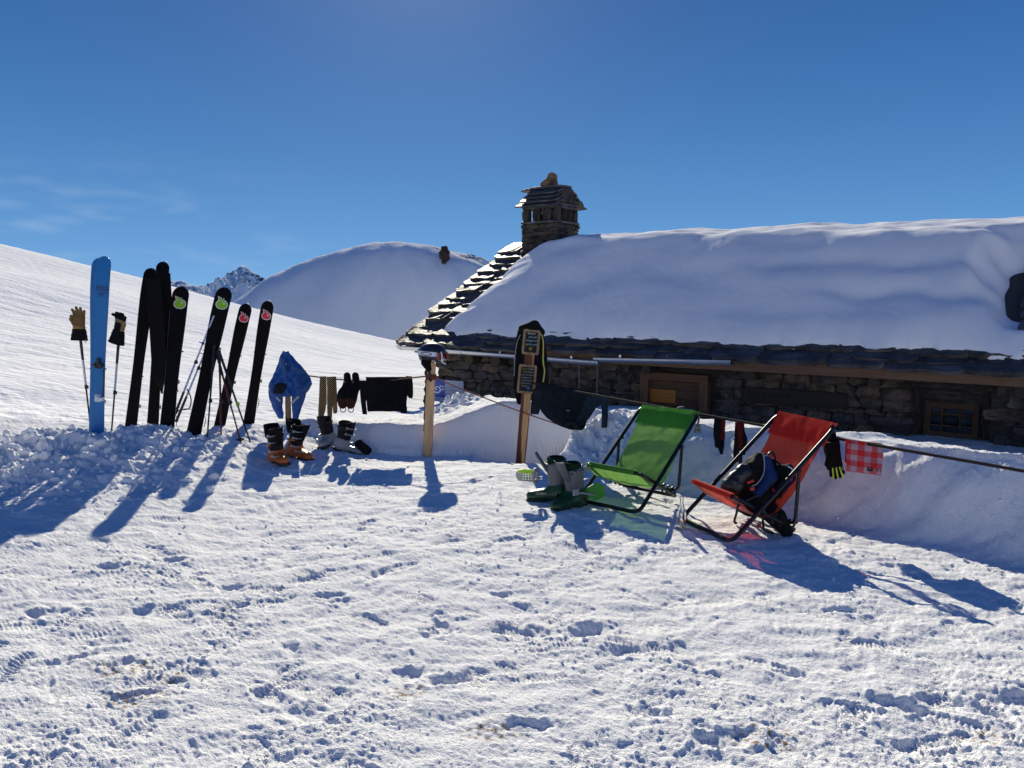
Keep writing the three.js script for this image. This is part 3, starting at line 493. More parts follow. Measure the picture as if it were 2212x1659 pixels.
// chimney
{
  const darkStone = [[0.16, 0.145, 0.13], [0.11, 0.105, 0.1], [0.2, 0.165, 0.13], [0.13, 0.12, 0.11]].map((c) => M(c, 0.95, { map: rockTex, bumpMap: rockBump, bumpScale: 0.02 }));
  const q = rng(31), px = 0.54, pw = 3.5, y0 = 2.25;
  const c = thing('stone_chimney', 'square dry stone chimney with slate cap and pointed stone on top', 'chimney', HUT.clone().addScaledVector(E, px + 0.55).addScaledVector(Q, pw + 0.2).setY(y0), TURN);
  part(c, 'core', box(0.82, 1.08, 0.82, 0, 0.48, 0), M([0.05, 0.046, 0.043], 0.95));
  const S = 0.93; let y = 0.05;
  while (y < 0.97) {
    const h = 0.05 + 0.055 * q();
    for (let f = 0; f < 4; f++) { let a = -S / 2 + (f % 2 ? 0.06 : 0); while (a < S / 2 - 0.08) { const w = Math.min(0.2 + 0.3 * q(), S / 2 - a); const m = part(c, 'stone', blocks[Math.floor(q() * 12)], darkStone[Math.floor(q() * 4)]); const r = f * Math.PI / 2, o = S / 2 - 0.05; m.rotation.y = r; m.position.set(Math.sin(r) * o + Math.cos(r) * (a + w / 2), y + h / 2, Math.cos(r) * o - Math.sin(r) * (a + w / 2)); m.scale.set(w * 1.04, h * 1.05, 0.13 + 0.05 * q()); a += w; } }
    y += h * 0.97;
  }
  const slab = (seed, w, d, th) => { const p = rng(seed), pts = []; const n = 22; for (let k = 0; k < n; k++) { const a = k / n * 6.283, s = 1 / Math.max(Math.abs(Math.cos(a)), Math.abs(Math.sin(a))); pts.push([Math.cos(a) * s * w / 2 * (0.93 + 0.12 * p()), Math.sin(a) * s * d / 2 * (0.93 + 0.12 * p())]); } return extrude(pts, th, 0.008).rotateX(-Math.PI / 2); };
  part(c, 'slab', slab(1, 1.02, 1.04, 0.045).translate(0, 1.0, 0), slateMats[1]); part(c, 'slab', slab(2, 1.06, 1.0, 0.04).translate(0, 0.35, 0), slateMats[0]);
  for (const [x, z, w, col] of [[-0.43, 0.43, 0.17, 3], [-0.1, 0.44, 0.15, 5], [0.2, 0.42, 0.18, 0], [0.45, 0.42, 0.13, 3], [0.45, 0.1, 0.13, 1], [0.44, -0.18, 0.13, 3], [0.43, -0.43, 0.17, 1], [-0.44, 0.0, 0.14, 3], [-0.42, -0.42, 0.17, 1], [-0.05, -0.43, 0.15, 3], [0.2, -0.44, 0.12, 1]]) { const m = part(c, 'pillar', blocks[Math.floor(q() * 12)], darkStone[col % 4]); m.position.set(x * 0.9, 1.18, z * 0.9); m.scale.set(w, 0.32, w); m.rotation.y = q() * 0.6; }
  part(c, 'slab', slab(3, 1.0, 1.02, 0.045).translate(0.02, 1.32, 0), slateMats[2]); part(c, 'slab', slab(4, 1.08, 1.06, 0.05).translate(-0.02, 1.375, 0), slateMats[0]);
  // gabled cap of slates
  const cap = part(c, 'cap', extrude([[-0.5, 0], [0.5, 0], [0.14, 0.34], [-0.14, 0.34]], 0.94, 0.02).translate(0, 0, -0.47).rotateY(Math.PI / 2).translate(0, 1.42, 0), M([0.1, 0.095, 0.09], 0.95, { map: rockTex, bumpMap: rockBump, bumpScale: 0.03 }));
  for (const sgn of [-1, 1]) for (let k = 0; k < 4; k++) { const m = part(cap, 'slate', slab(20 + k * 2 + sgn, 0.36, 1.08 - 0.08 * k, 0.035), slateMats[(k + 1 + (sgn > 0 ? 1 : 0)) % 4]); const t = k / 3.4; m.position.set(0.01 * k, 1.43 + 0.34 * t, sgn * mix(0.48, 0.18, t)); m.rotation.set(sgn * 0.5, Math.PI / 2, 0, 'XYZ'); }
  part(cap, 'slate', slab(41, 0.88, 0.46, 0.045).translate(0, 1.79, 0), slateMats[1]); part(cap, 'slate', slab(42, 0.42, 0.3, 0.035).rotateZ(0.1).translate(-0.46, 1.77, 0.1), slateMats[3]);
  const pts = [[-0.26, 0], [-0.27, 0.1], [-0.2, 0.17], [-0.1, 0.26], [-0.05, 0.38], [0.02, 0.41], [0.1, 0.36], [0.12, 0.2], [0.14, 0]];
  const st = extrude(pts, 0.2, 0.04); { const P = st.attributes.position; for (let i = 0; i < P.count; i++) { const x = P.getX(i), yy = P.getY(i), z = P.getZ(i); P.setXYZ(i, x + 0.02 * n3(x * 12, yy * 12, z * 12), yy, z + 0.03 * n3(x * 9, yy * 9, 4 + z * 9)); } st.computeVertexNormals(); }
  part(c, 'finial_stone', st.scale(0.8, 0.72, 0.8).rotateY(0.5).translate(-0.02, 1.83, -0.08), M([0.42, 0.29, 0.18], 0.9, { map: rockTex, bumpMap: rockBump, bumpScale: 0.02 }), 'pale pointed stone');
}
// rocks on the dome hill
for (const [px, py, d, w, h, lab] of [[961, 550, 279, 3.2, 5.6, 'tall brown rock outcrop on the snow dome'], [1012, 553, 300, 4.5, 1.2, 'low dark rocks on the right shoulder of the dome'], [1035, 562, 300, 5, 1.2, 'dark rocks lower on the right shoulder of the dome']]) {
  const p = at(px, py, d), t = thing('rock_outcrop', lab, 'rock', p, 0);
  const g = new THREE.IcosahedronGeometry(1, 4), P = g.attributes.position; for (let i = 0; i < P.count; i++) { const x = P.getX(i), y = P.getY(i), z = P.getZ(i), k = 1 + 0.4 * n3(x * 1.7 + px, y * 1.7, z * 1.7) + 0.18 * n3(x * 5, y * 5 + px, z * 5); P.setXYZ(i, x * k * w / 2, y * k * h / 2, z * k * w / 2); } g.computeVertexNormals();
  part(t, 'boulder', g, M([0.13, 0.1, 0.085], 0.95, { map: rockTex }));
}
// ---------------------------------------------------------------- skis and poles in the mound
const gY = (x, z) => ground(x, -z);
const steel = M([0.45, 0.46, 0.48], 0.35, { metalness: 0.8 }), blackPlastic = M([0.012, 0.012, 0.014], 0.45), darkMetal = M([0.03, 0.03, 0.033], 0.4, { metalness: 0.5 });
const greyPlastic = M([0.3, 0.31, 0.33], 0.5), redPlastic = M([0.5, 0.02, 0.015], 0.4), whitePlastic = M([0.75, 0.76, 0.78], 0.4);
function basis(a, b, face = v3(0, 0, 1)) { // a frame whose y runs from a to b and whose z looks as nearly as it can along `face`
  const y = b.clone().sub(a).normalize(), x = y.clone().cross(face).normalize(), z = x.clone().cross(y);
  return new THREE.Quaternion().setFromRotationMatrix(new THREE.Matrix4().makeBasis(x, y, z));
}
function skiGeo(L, w, t = 0.013, tipBend = 0.07, tail = 0.9) {
  const ny = 56, pos = [], uv = [], idx = [], half = (s) => { // s: 0 tail .. 1 tip
    let k = s < 0.45 ? mix(tail, 0.78, sst(0, 0.45, s)) : mix(0.78, 1, sst(0.45, 0.86, s)); const a = clamp((1 - s) * L / (w * 0.62)); k *= Math.sqrt(1 - (1 - a) ** 2); return Math.max(0.02, k) * w / 2; };
  const zc = (s) => -tipBend * Math.pow(clamp((s - 0.8) / 0.2), 2) + 0.008 * Math.sin(s * 3.1) - 0.012 * Math.pow(clamp((0.12 - s) / 0.12), 2);
  for (let j = 0; j <= ny; j++) { const s = 1 - Math.pow(1 - j / ny, 1.5), y = s * L, h = half(s), z = zc(s), e = t * (0.55 + 0.6 * Math.sin(Math.PI * clamp(s * 1.05)));
    for (const [a, b] of [[-1, 0.5], [1, 0.5], [1, -0.1], [0.82, -0.5], [-0.82, -0.5], [-1, -0.1]]) { pos.push(a * h, y, z + b * e); uv.push(a * h, y); } }
  for (let j = 0; j < ny; j++) for (let k = 0; k < 6; k++) { const a = j * 6 + k, b = j * 6 + (k + 1) % 6, c = a + 6, d = b + 6; idx.push(a, b, c, b, d, c); }
  for (let k = 1; k < 5; k++) { idx.push(0, k + 1, k); const o = ny * 6; idx.push(o, o + k, o + k + 1); }
  const g = geo(pos, idx, uv).toNonIndexed(); g.computeVertexNormals(); g.userData = { zc, half }; return g;
}
function binding(p, y, s, toeMat, heelMat, k = 1) { // on side s (+1 towards +z) of a ski, toe piece at y
  part(p, 'toe_binding', join(rbox(0.055, 0.06, 0.02, 0.005, 0, y, s * 0.02), bar(v3(-0.055 * k, y + 0.005, s * 0.035), v3(0.055 * k, y + 0.005, s * 0.035), 0.008), rbox(0.03, 0.07, 0.035, 0.008, 0, y + 0.045, s * 0.035), bar(v3(-0.03, y - 0.02, s * 0.03), v3(-0.03, y + 0.03, s * 0.05), 0.009), bar(v3(0.03, y - 0.02, s * 0.03), v3(0.03, y + 0.03, s * 0.05), 0.009)), toeMat);
  part(p, 'heel_binding', join(rbox(0.06, 0.075, 0.025, 0.006, 0, y - 0.33, s * 0.02), rbox(0.045, 0.05, 0.05, 0.012, 0.01, y - 0.33, s * 0.05), new THREE.CylinderGeometry(0.02, 0.022, 0.05, 12).rotateZ(Math.PI / 2).translate(0.045, y - 0.335, s * 0.05)), heelMat);
}
function ski(name, label, group, [bx, by, bd], [tx, ty, td], w, mat, opt = {}) {
  const a = at(bx, by, bd), b = at(tx, ty, td), dir = b.clone().sub(a).normalize(), bury = 0.16, L = a.distanceTo(b) + bury;
  const p0 = a.clone().addScaledVector(dir, -bury), o = thing(name, label, 'ski', p0, 0, group); o.quaternion.copy(basis(a, b, opt.face ?? v3(0.1, 0, 1)));
  const g = skiGeo(L, w, opt.t ?? 0.014, opt.bend ?? 0.07), body = part(o, 'ski_body', g, mat);
  part(o, 'steel_edge', skiGeo(L * 1.002, w * 1.035, 0.004, opt.bend ?? 0.07), steel);
  o.userData.L = undefined; delete o.userData.L; return { o, L, body, zc: g.userData.zc, half: g.userData.half };
}
const skinMat = M([0.009, 0.008, 0.0085], 0.95, { specularIntensity: 0.25, bumpMap: rep(weave, 3), bumpScale: 0.002 });
const blueTop = M([0.003, 0.165, 0.46], 0.5);
{
  const G = 'blue skis standing together';
  const front = ski('ski', 'front blue ski with dark lettering under its tip', G, [211, 952, 7.78], [223, 553, 7.92], 0.142, blueTop, { face: v3(0.05, 0, 1), bend: 0.03 });
  const logo = CV(256, 256, (c, w, h) => { c.fillStyle = '#0a69b4'; c.fillRect(0, 0, w, h); c.fillStyle = '#06122e'; c.font = 'bold 94px sans-serif'; c.textAlign = 'center'; c.fillText('black', w / 2, 64); c.fillText('crows', w / 2, 122); const v = (x, y) => { c.beginPath(); c.moveTo(x - 26, y - 18); c.lineTo(x, y + 4); c.lineTo(x + 26, y - 18); c.lineTo(x + 26, y); c.lineTo(x, y + 22); c.lineTo(x - 26, y); c.fill(); }; for (const x of [-66, 0, 66]) v(w / 2 + x, 160); for (const x of [-33, 33]) v(w / 2 + x, 192); v(w / 2, 224); });
  part(front.o, 'lettering', new THREE.PlaneGeometry(0.122, 0.122).rotateX(-0.02).translate(0, front.L - 0.36, front.zc(1 - 0.36 / front.L) + 0.0096), M([1, 1, 1], 0.4, { map: logo, polygonOffset: true }), 'dark brand lettering over small chevrons');
  binding(front.o, 0.93, 1, darkMetal, whitePlastic, 1.2); part(front.o, 'small_mark', box(0.04, 0.008, 0.002, 0, 1.28, 0.009), darkMetal); part(front.o, 'leash', tube([v3(0.052, 0.9, 0.03), v3(0.06, 0.78, 0.035), v3(0.056, 0.66, 0.035), v3(0.05, 0.58, 0.03)], 0.006, 16, 6), blackPlastic);
  const back = ski('ski', 'rear blue ski half hidden behind its twin', G, [206, 952, 7.86], [212, 557, 8.0], 0.142, blueTop, { face: v3(0.05, 0, 1), bend: 0.03 });
  binding(back.o, 0.9, -1, darkMetal, whitePlastic, 1.5);
  const B = 'plain black skis with climbing skins hung over them';
  for (const [b, t, lab] of [[[281, 936, 8.46], [325, 578, 8.62], 'black ski leaning right, left of the hanging climbing skins'], [[329, 938, 8.52], [351, 563, 8.72], 'black ski with the highest tip, behind the climbing skins']]) {
    const s = ski('ski', lab, B, b, t, 0.135, skinMat, { face: v3(0.35, 0, 1), bend: 0.12 }); binding(s.o, 0.8, -1, darkMetal, greyPlastic, 1.1);
    part(s.o, 'tip_hook', tube([v3(0.01, s.L - 0.01, -0.11), v3(0.02, s.L + 0.012, -0.115), v3(0.035, s.L + 0.0, -0.115)], 0.004, 8, 5), steel);
  }
  const apple = (o, L, zc, k, col, w) => { // printed apple near the tip: white outline, fruit, leaf, blossom
    const y0 = L - (col === 'g' ? 0.21 : 0.175), fruit = []; for (let i = 0; i < 40; i++) { const a = i / 40 * 6.283, d = 1 + 0.1 * Math.cos(2 * a) - 0.16 * Math.exp(-(((a - 1.57) / 0.35) ** 2)) - 0.07 * Math.exp(-(((a - 4.71) / 0.3) ** 2)); fruit.push([Math.cos(a) * d * 0.9, Math.sin(a) * d * 0.98]); }
    const leaf = [[-0.15, 0.75], [-0.35, 1.25], [-0.95, 1.5], [-0.75, 1.0], [-0.45, 0.8]], stem = [[0.0, 0.75], [0.05, 1.25], [0.2, 1.2], [0.15, 0.75]];
    const grow = (p, cx, cy, e) => p.map(([x, y]) => { const l = Math.hypot(x - cx, y - cy); return [x + (x - cx) / l * e, y + (y - cy) / l * e]; });
    const fl = []; for (let i = 0; i < 30; i++) { const a = i / 30 * 6.283, r = 0.2 + 0.08 * Math.cos(4 * a); fl.push([0.38 + Math.cos(a) * r, 0.3 + Math.sin(a) * r]); }
    const main = M(col === 'g' ? [0.34, 0.6, 0.02] : [0.78, 0.02, 0.06], 0.5), white = M([0.75, 0.75, 0.72], 0.5), z = 0.0065, sl = (zc(1 - (L - y0 - 0.05) / L) - zc(1 - (L - y0 + 0.05) / L)) / 0.1;
    const put = (g, lift) => g.scale(k, k, 1).rotateX(sl * 0.9 * 1).translate(0.006, y0, zc(y0 / L) + z + lift);
    part(o, 'apple_outline', put(join(extrude(grow(fruit, 0, 0, 0.17), 0.002), extrude(grow(leaf, -0.5, 1.05, 0.16), 0.002).translate(0, 0, 0.0003), extrude(grow(stem, 0.1, 1, 0.13), 0.002).translate(0, 0, 0.0006)), 0.001), white);
    part(o, 'apple_print', put(join(extrude(fruit, 0.002), extrude(leaf, 0.002), extrude(stem, 0.002).translate(0, 0, -0.0002)), 0.0026), main, col === 'g' ? 'green apple emblem' : 'red apple emblem');
    part(o, 'blossom', put(extrude(fl, 0.001), 0.0052), white);
  };
  for (const [b, t, w, col, lab, g] of [[[357, 964, 8.2], [391, 617, 8.66], 0.172, 'g', 'black ski with green apple emblem, beside the plain black skis', 'green apple skis'], [[413, 963, 8.27], [486, 619, 8.74], 0.172, 'g', 'black ski with green apple emblem, with ski poles leaning on it', 'green apple skis'], [[475, 917, 9.26], [532, 657, 9.2], 0.142, 'r', 'black ski with red apple emblem, behind the crossed poles', 'red apple skis'], [[537, 917, 9.2], [579, 651, 9.1], 0.142, 'r', 'black ski with red apple emblem, last ski before the blue jacket', 'red apple skis']]) {
    const s = ski('ski', lab, g, b, t, w, skinMat, { face: v3(0.2, 0, 1), bend: 0.05 }); apple(s.o, s.L, s.zc, w * 0.33, col, w); binding(s.o, 0.62 * s.L, -1, darkMetal, greyPlastic, col === 'g' ? 1.55 : 1.35);
    part(s.o, 'leash', tube([v3(w * 0.42, 0.5, -0.02), v3(w * 0.52, 0.47, -0.02), v3(w * 0.5, 0.38, -0.02)], 0.004, 10, 5), darkMetal);
  }
  // climbing skins: strips folded over the tips, glue side orange
  const strip = (pts, w, lab) => { const t = thing('climbing_skin', lab, 'climbing skin', at(pts[0][0], pts[0][1], pts[0][2]), 0, 'climbing skins'), o = t.position, c = new THREE.CatmullRomCurve3(pts.map(([a, b, d]) => at(a, b, d).sub(o))), pos = [], uv = [], idx = [], n = 40;
    for (let j = 0; j <= n; j++) { const p = c.getPoint(j / n), k = w * (j < n * 0.6 ? 1 : mix(1, 0.55, (j / n - 0.6) / 0.4)), tw = 0.9 * sst(0.55, 1, j / n); for (const s of [-1, 1]) { pos.push(p.x + s * k / 2 * Math.cos(tw), p.y, p.z + s * k / 2 * Math.sin(tw)); uv.push(s * w / 2, j / n); } }
    for (let j = 0; j < n; j++) idx.push(j * 2, j * 2 + 1, j * 2 + 2, j * 2 + 1, j * 2 + 3, j * 2 + 2);
    const g = geo(pos, idx, uv), back = g.clone().translate(-0.004, 0, -0.008); part(t, 'plush_side', g, skinMat); part(t, 'glue_side', back, M([0.5, 0.1, 0.02], 0.6), 'orange glue side'); return t; };
  strip([[330, 600, 8.5], [338, 690, 8.45], [343, 770, 8.42], [346, 822, 8.4], [350, 850, 8.4]], 0.17, 'black climbing skin tapering to an orange end between two black skis');
  strip([[352, 590, 8.6], [358, 690, 8.56], [364, 770, 8.54], [374, 830, 8.5], [384, 846, 8.5]], 0.165, 'black climbing skin hanging behind a green apple ski');
}
function pole(label, group, bottom, top, opt = {}) {
  const a = bottom, b = top, d = b.clone().sub(a).normalize(), L = a.distanceTo(b), o = thing('ski_pole', label, 'ski pole', a, 0, group); o.quaternion.copy(basis(a, b));
  const m1 = opt.lower ?? darkMetal, m2 = opt.upper ?? darkMetal, r = opt.r ?? 0.0105, up = opt.flip ? -1 : 1, Y = (t) => opt.flip ? L * (1 - t) : L * t;
  part(o, 'lower_shaft', bar(v3(0, Y(0), 0), v3(0, Y(0.46), 0), opt.flip ? r : r * 0.75, r * 0.85), m1); part(o, 'upper_shaft', bar(v3(0, Y(0.44), 0), v3(0, Y(0.82), 0), r, r * 1.08), m2);
  part(o, 'lock', join(new THREE.CylinderGeometry(0.014, 0.014, 0.045, 10).translate(0, Y(0.45), 0), rbox(0.016, 0.035, 0.02, 0.004, 0.016, Y(0.45), 0)), opt.lock ?? blackPlastic);
  part(o, 'grip', join(bar(v3(0, Y(0.74), 0), v3(0, Y(0.98), 0), 0.013, 0.015), new THREE.SphereGeometry(0.019, 10, 8).translate(0, Y(0.985), 0)), opt.grip ?? blackPlastic);
  if (opt.basket !== false) part(o, 'basket', join(new THREE.TorusGeometry(0.042, 0.006, 6, 18).rotateX(Math.PI / 2).translate(0, Y(opt.by ?? 0.06), 0), bar(v3(-0.04, Y(opt.by ?? 0.06), 0), v3(0.04, Y(opt.by ?? 0.06), 0), 0.006), bar(v3(0, Y(opt.by ?? 0.06), -0.04), v3(0, Y(opt.by ?? 0.06), 0.04), 0.006), new THREE.CylinderGeometry(0.014, 0.014, 0.03, 8).translate(0, Y(opt.by ?? 0.06), 0)), opt.basketMat ?? blackPlastic);
  if (opt.strap) part(o, 'strap', tube(opt.strap.map(([x, y, z]) => v3(x, Y(0.95) + y, z)), 0.007, 24, 6), opt.strapMat ?? blackPlastic);
  return o;
}
const alu = M([0.5, 0.51, 0.53], 0.35, { metalness: 0.6 }), iceBlue = M([0.42, 0.5, 0.72], 0.35, { metalness: 0.3 }), wine = M([0.16, 0.015, 0.02], 0.4, { metalness: 0.3 });
pole('pole left of the blue skis, topped by a tan glove', 'poles with gloves on top', at(196, 925, 8.0), at(173, 725, 8.0), { lower: darkMetal, upper: alu, basket: false });
pole('pole right of the blue skis, topped by a dark-tipped glove', 'poles with gloves on top', at(240, 944, 8.05), at(257, 728, 8.05), { lower: darkMetal, upper: alu, basket: false });
pole('pale blue pole standing upside down, upper of the slanting pair', 'pale blue poles', at(374, 905, 8.4), at(462, 682, 8.62), { lower: iceBlue, upper: iceBlue, flip: true, by: 0.27, basketMat: M([0.03, 0.06, 0.35], 0.5), strap: [[0.01, 0, 0], [0.03, 0.05, 0.02], [0.09, 0.08, 0.03], [0.13, 0.12, 0.02], [0.1, 0.22, 0.01], [0.02, 0.3, 0]] });
pole('pale blue pole standing upside down, lower of the slanting pair', 'pale blue poles', at(380, 912, 8.44), at(468, 700, 8.66), { lower: iceBlue, upper: iceBlue, flip: true, by: 0.31, basketMat: M([0.03, 0.06, 0.35], 0.5) });
pole('thin black pole upright beside the leaning green apple ski', 'dark poles leaning by the skis', at(446, 967, 8.15), at(463, 745, 8.5), { lower: blackPlastic, upper: blackPlastic });
pole('dark red pole standing nearly upright among the crossed poles', 'dark poles leaning by the skis', at(478, 966, 8.15), at(474, 750, 8.5), { lower: wine, upper: wine });
pole('dark red pole slanting right with black basket on the snow', 'dark poles leaning by the skis', at(522, 962, 8.12), at(467, 760, 8.5), { lower: wine, upper: wine });
pole('black pole with lime bands, rightmost of the crossed poles', 'dark poles leaning by the skis', at(547, 974, 8.02), at(472, 755, 8.45), { lower: blackPlastic, upper: blackPlastic, lock: M([0.4, 0.55, 0.04], 0.5), grip: blackPlastic });

// ---------------------------------------------------------------- gloves
function gloveGeo(sp, curl, R0 = 0.0145) { // hand part: palm at the origin, fingers up
  const fing = [[-0.036, 0.095, -0.2, 0.075], [-0.013, 0.105, -0.05, 0.088], [0.012, 0.104, 0.08, 0.084], [0.035, 0.094, 0.24, 0.066]];
  const caps = fing.map(([x, y, a, l]) => { const s = Math.sin(a * sp), c = Math.cos(a * sp); return [[x, y - 0.02, 0], [x + s * l * 0.55, y + c * l * 0.55, curl * 0.012], [x + s * l * 1.05, y + c * l * (1 - curl * 0.35), curl * 0.05]]; });
  return (x, y, z) => {
    let d = sdBox(x, y, z, [0, 0.045, 0], [0.052, 0.062, 0.024], 0.02);
    for (const [a, b, c] of caps) d = smin(d, Math.min(sdCap(x, y, z, a, b, R0 + 0.001, R0), sdCap(x, y, z, b, c, R0, R0 - 0.002)), 0.008);
    return smin(d, smin(sdCap(x, y, z, [-0.045, 0.02, 0.005], [-0.066, 0.065, 0.02], 0.017, 0.015), sdCap(x, y, z, [-0.066, 0.065, 0.02], [-0.06, 0.1, 0.03], 0.015, 0.012), 0.008), 0.012);
  };
}
const cuffGeo = (top, bot, h, y0, seed) => { const g = new THREE.CylinderGeometry(top, bot, h, 28, 10, false), p = g.attributes.position; for (let i = 0; i < p.count; i++) { const x = p.getX(i), y = p.getY(i), z = p.getZ(i), k = 1 + 0.07 * n3(x * 30, y * 40, z * 30 + seed); p.setXYZ(i, x * k, y, z * k * 0.62); } g.computeVertexNormals(); return g.translate(0, y0, 0); };
const tan = M([0.33, 0.18, 0.055], 0.85, { map: mottle }), tanPale = M([0.5, 0.3, 0.1], 0.85, { map: mottle }), darkCloth = M([0.011, 0.01, 0.012], 0.95, { specularIntensity: 0.3 });
{
  const k = 1.08;
  const g1 = thing('work_glove', 'tan leather glove with black cuff, fingers raised, on the left pole', 'glove', at(171, 705, 8.0), 0.15, 'gloves drying on poles'); g1.rotation.z = -0.05; g1.scale.setScalar(k);
  part(g1, 'hand', solid(gloveGeo(1.1, 0.4), [-0.11, -0.03, -0.05], [0.1, 0.22, 0.09], 0.0045), tan); part(g1, 'wrist_band', cuffGeo(0.056, 0.055, 0.04, -0.012, 3), tanPale); part(g1, 'cuff', cuffGeo(0.06, 0.078, 0.11, -0.08, 1), darkCloth); part(g1, 'toggle', tube([v3(0.06, -0.1, 0.02), v3(0.068, -0.14, 0.02), v3(0.062, -0.155, 0.02), v3(0.058, -0.14, 0.02)], 0.003, 12, 5), greyPlastic);
  const g2 = thing('work_glove', 'ochre glove with dark fingertips and dark cuff on the right pole', 'glove', at(257, 712, 8.05), -0.25, 'gloves drying on poles'); g2.rotation.z = -0.28; g2.scale.set(-k, k, k);
  const f = gloveGeo(1.5, 0.9, 0.0155); part(g2, 'hand', solid((x, y, z) => Math.max(f(x, y, z), y - 0.115), [-0.11, -0.03, -0.05], [0.1, 0.22, 0.09], 0.0045), tanPale); part(g2, 'fingertips', solid((x, y, z) => Math.max(f(x, y, z) - 0.0012, 0.1 - y), [-0.11, 0.08, -0.05], [0.1, 0.24, 0.1], 0.0045), darkCloth);
  part(g2, 'back_panel', solid((x, y, z) => Math.max(sdBox(x, y, z, [0, 0.03, 0.012], [0.036, 0.045, 0.02], 0.015)), [-0.06, -0.03, -0.02], [0.06, 0.09, 0.05], 0.005), darkCloth); part(g2, 'cuff', cuffGeo(0.06, 0.085, 0.13, -0.075, 5), darkCloth);
}

// ---------------------------------------------------------------- posts, clothes line and what hangs on it
const barkTex = tex(256, 512, (u, v) => { const s = fpn(u, v * 0.35, 5, 4, 61), b = sst(0.47, 0.53, s), g = pn(u, v * 0.2, 60, 3); return b > 0.5 ? [0.36 + 0.12 * g, 0.19 + 0.07 * g, 0.12 + 0.04 * g] : [0.66 + 0.12 * g, 0.52 + 0.12 * g, 0.36 + 0.1 * g]; });
function logPost(a, b, r, mat, o, name = 'shaft', flat = 1) {
  const L = a.distanceTo(b), g = new THREE.CylinderGeometry(r * 0.94, r, L, 20, 24), p = g.attributes.position;
  for (let i = 0; i < p.count; i++) { const x = p.getX(i), y = p.getY(i), z = p.getZ(i), k = 1 + 0.06 * n3(x * 16, y * 2.2, z * 16) + 0.03 * n3(x * 40, y * 8, z * 40); p.setXYZ(i, x * k, y, z * k * flat); }
  g.computeVertexNormals(); g.translate(0, L / 2, 0).applyQuaternion(basis(a, b)).translate(a.x - o.x, a.y - o.y, a.z - o.z); return g;
}
{
  const a = at(622, 918, 8.8), b = at(621, 775, 8.8), t = thing('wooden_post', 'short wooden post under the blue jacket', 'post', a.clone()); a.y -= 0.25;
  part(t, 'shaft', logPost(a, b, 0.032, M([1, 1, 1], 0.85, { map: barkTex }), t.position), M([0.7, 0.62, 0.55], 0.85, { map: barkTex }));
  // sawn post with bark on its left edge, carries the helmet
  const p1 = at(922, 992, 8.12), q1 = at(932, 782, 8.14), t1 = thing('wooden_post', 'pale split post with bark on its left edge, under the helmet', 'post', p1.clone());
  const h = p1.distanceTo(q1), pts = [[-0.036, -0.2], [0.044, -0.2], [0.044, 0.2], [0.041, 0.6], [0.038, h - 0.02], [0.012, h], [-0.03, h - 0.05]], g = extrude(pts, 0.07, 0.008);
  const sm = M([1, 1, 1], 0.8, { map: tex(128, 512, (u, v) => { const k = 0.72 + 0.25 * pn(u, v * 0.12, 40, 9) + 0.12 * (fpn(u, v, 4, 3, 4) - 0.5), n = Math.hypot((u - 0.4) * 1.5, ((v * 6) % 1) - 0.5) < 0.07 ? 0.55 : 1; return [k * 0.98 * n, k * 0.8 * n, k * 0.59 * n]; }) });
  part(t1, 'shaft', g.translate(0, 0, -0.035).applyQuaternion(basis(p1, q1)), sm);
  const bk = new THREE.CylinderGeometry(0.024, 0.026, h * 0.66, 10, 26), P = bk.attributes.position; for (let i = 0; i < P.count; i++) { const y = P.getY(i), s = 1 + 0.7 * n2(y * 16, 3) + 0.3 * n2(y * 40, P.getX(i) * 50); P.setXYZ(i, P.getX(i) * s, y, P.getZ(i) * 1.2); } bk.computeVertexNormals();
  part(t1, 'bark', bk.translate(-0.036, h * 0.62, -0.01).applyQuaternion(basis(p1, q1)), M([0.13, 0.085, 0.055], 0.95, { map: mottle }));
  const p2 = at(1121, 1042, 7.85), q2 = at(1148, 718, 7.9), t2 = thing('wooden_post', 'leaning round post with peeling bark that carries the chalkboards', 'post', p2.clone()); const low = p2.clone().addScaledVector(q2.clone().sub(p2).normalize(), -0.2);
  part(t2, 'shaft', logPost(low, q2, 0.052, null, t2.position), M([1, 1, 1], 0.8, { map: barkTex, bumpMap: rep(rockBump, 1), bumpScale: 0.006 }));
  const e = at(2300, 1032, 4.3).sub(at(1140, 826, 7.82)).multiplyScalar(1.22).add(at(1140, 826, 7.82)), pb = v3(e.x + 0.05, ground(e.x, -e.z) - 0.2, e.z), pt = v3(e.x + 0.05, pb.y + 1.1, e.z), t3 = thing('wooden_post', 'wooden post at the far right end of the clothes line', 'post', pb.clone());
  part(t3, 'shaft', logPost(pb, pt, 0.05, null, t3.position), M([0.8, 0.75, 0.7], 0.8, { map: barkTex }));
}
const ropeMat = M([0.11, 0.05, 0.035], 0.85), redRope = M([0.2, 0.05, 0.03], 0.85);
const LINE1 = [[640, 806, 8.76], [668, 812, 8.72], [760, 822, 8.5], [830, 822, 8.25], [930, 812, 8.08]].map((p) => at(...p));
const LINE2A = at(1140, 826, 7.82), LINE2B = at(2300, 1032, 4.3);
const LINE2C = LINE2A.clone().lerp(LINE2B, 1.22).setY(LINE2B.y);
const sagged = (t) => { const p = LINE2A.clone().lerp(LINE2B, t), k = Math.sin(Math.PI * t); p.y -= 0.03 * k; p.z -= 0.17 * k; return p; };
const along2 = (px) => { let lo = 0, hi = 1; for (let k = 0; k < 40; k++) { const m = (lo + hi) / 2, p = sagged(m); (p.x / -p.z * FOCAL + 1106 < px) ? lo = m : hi = m; } return sagged(lo); };
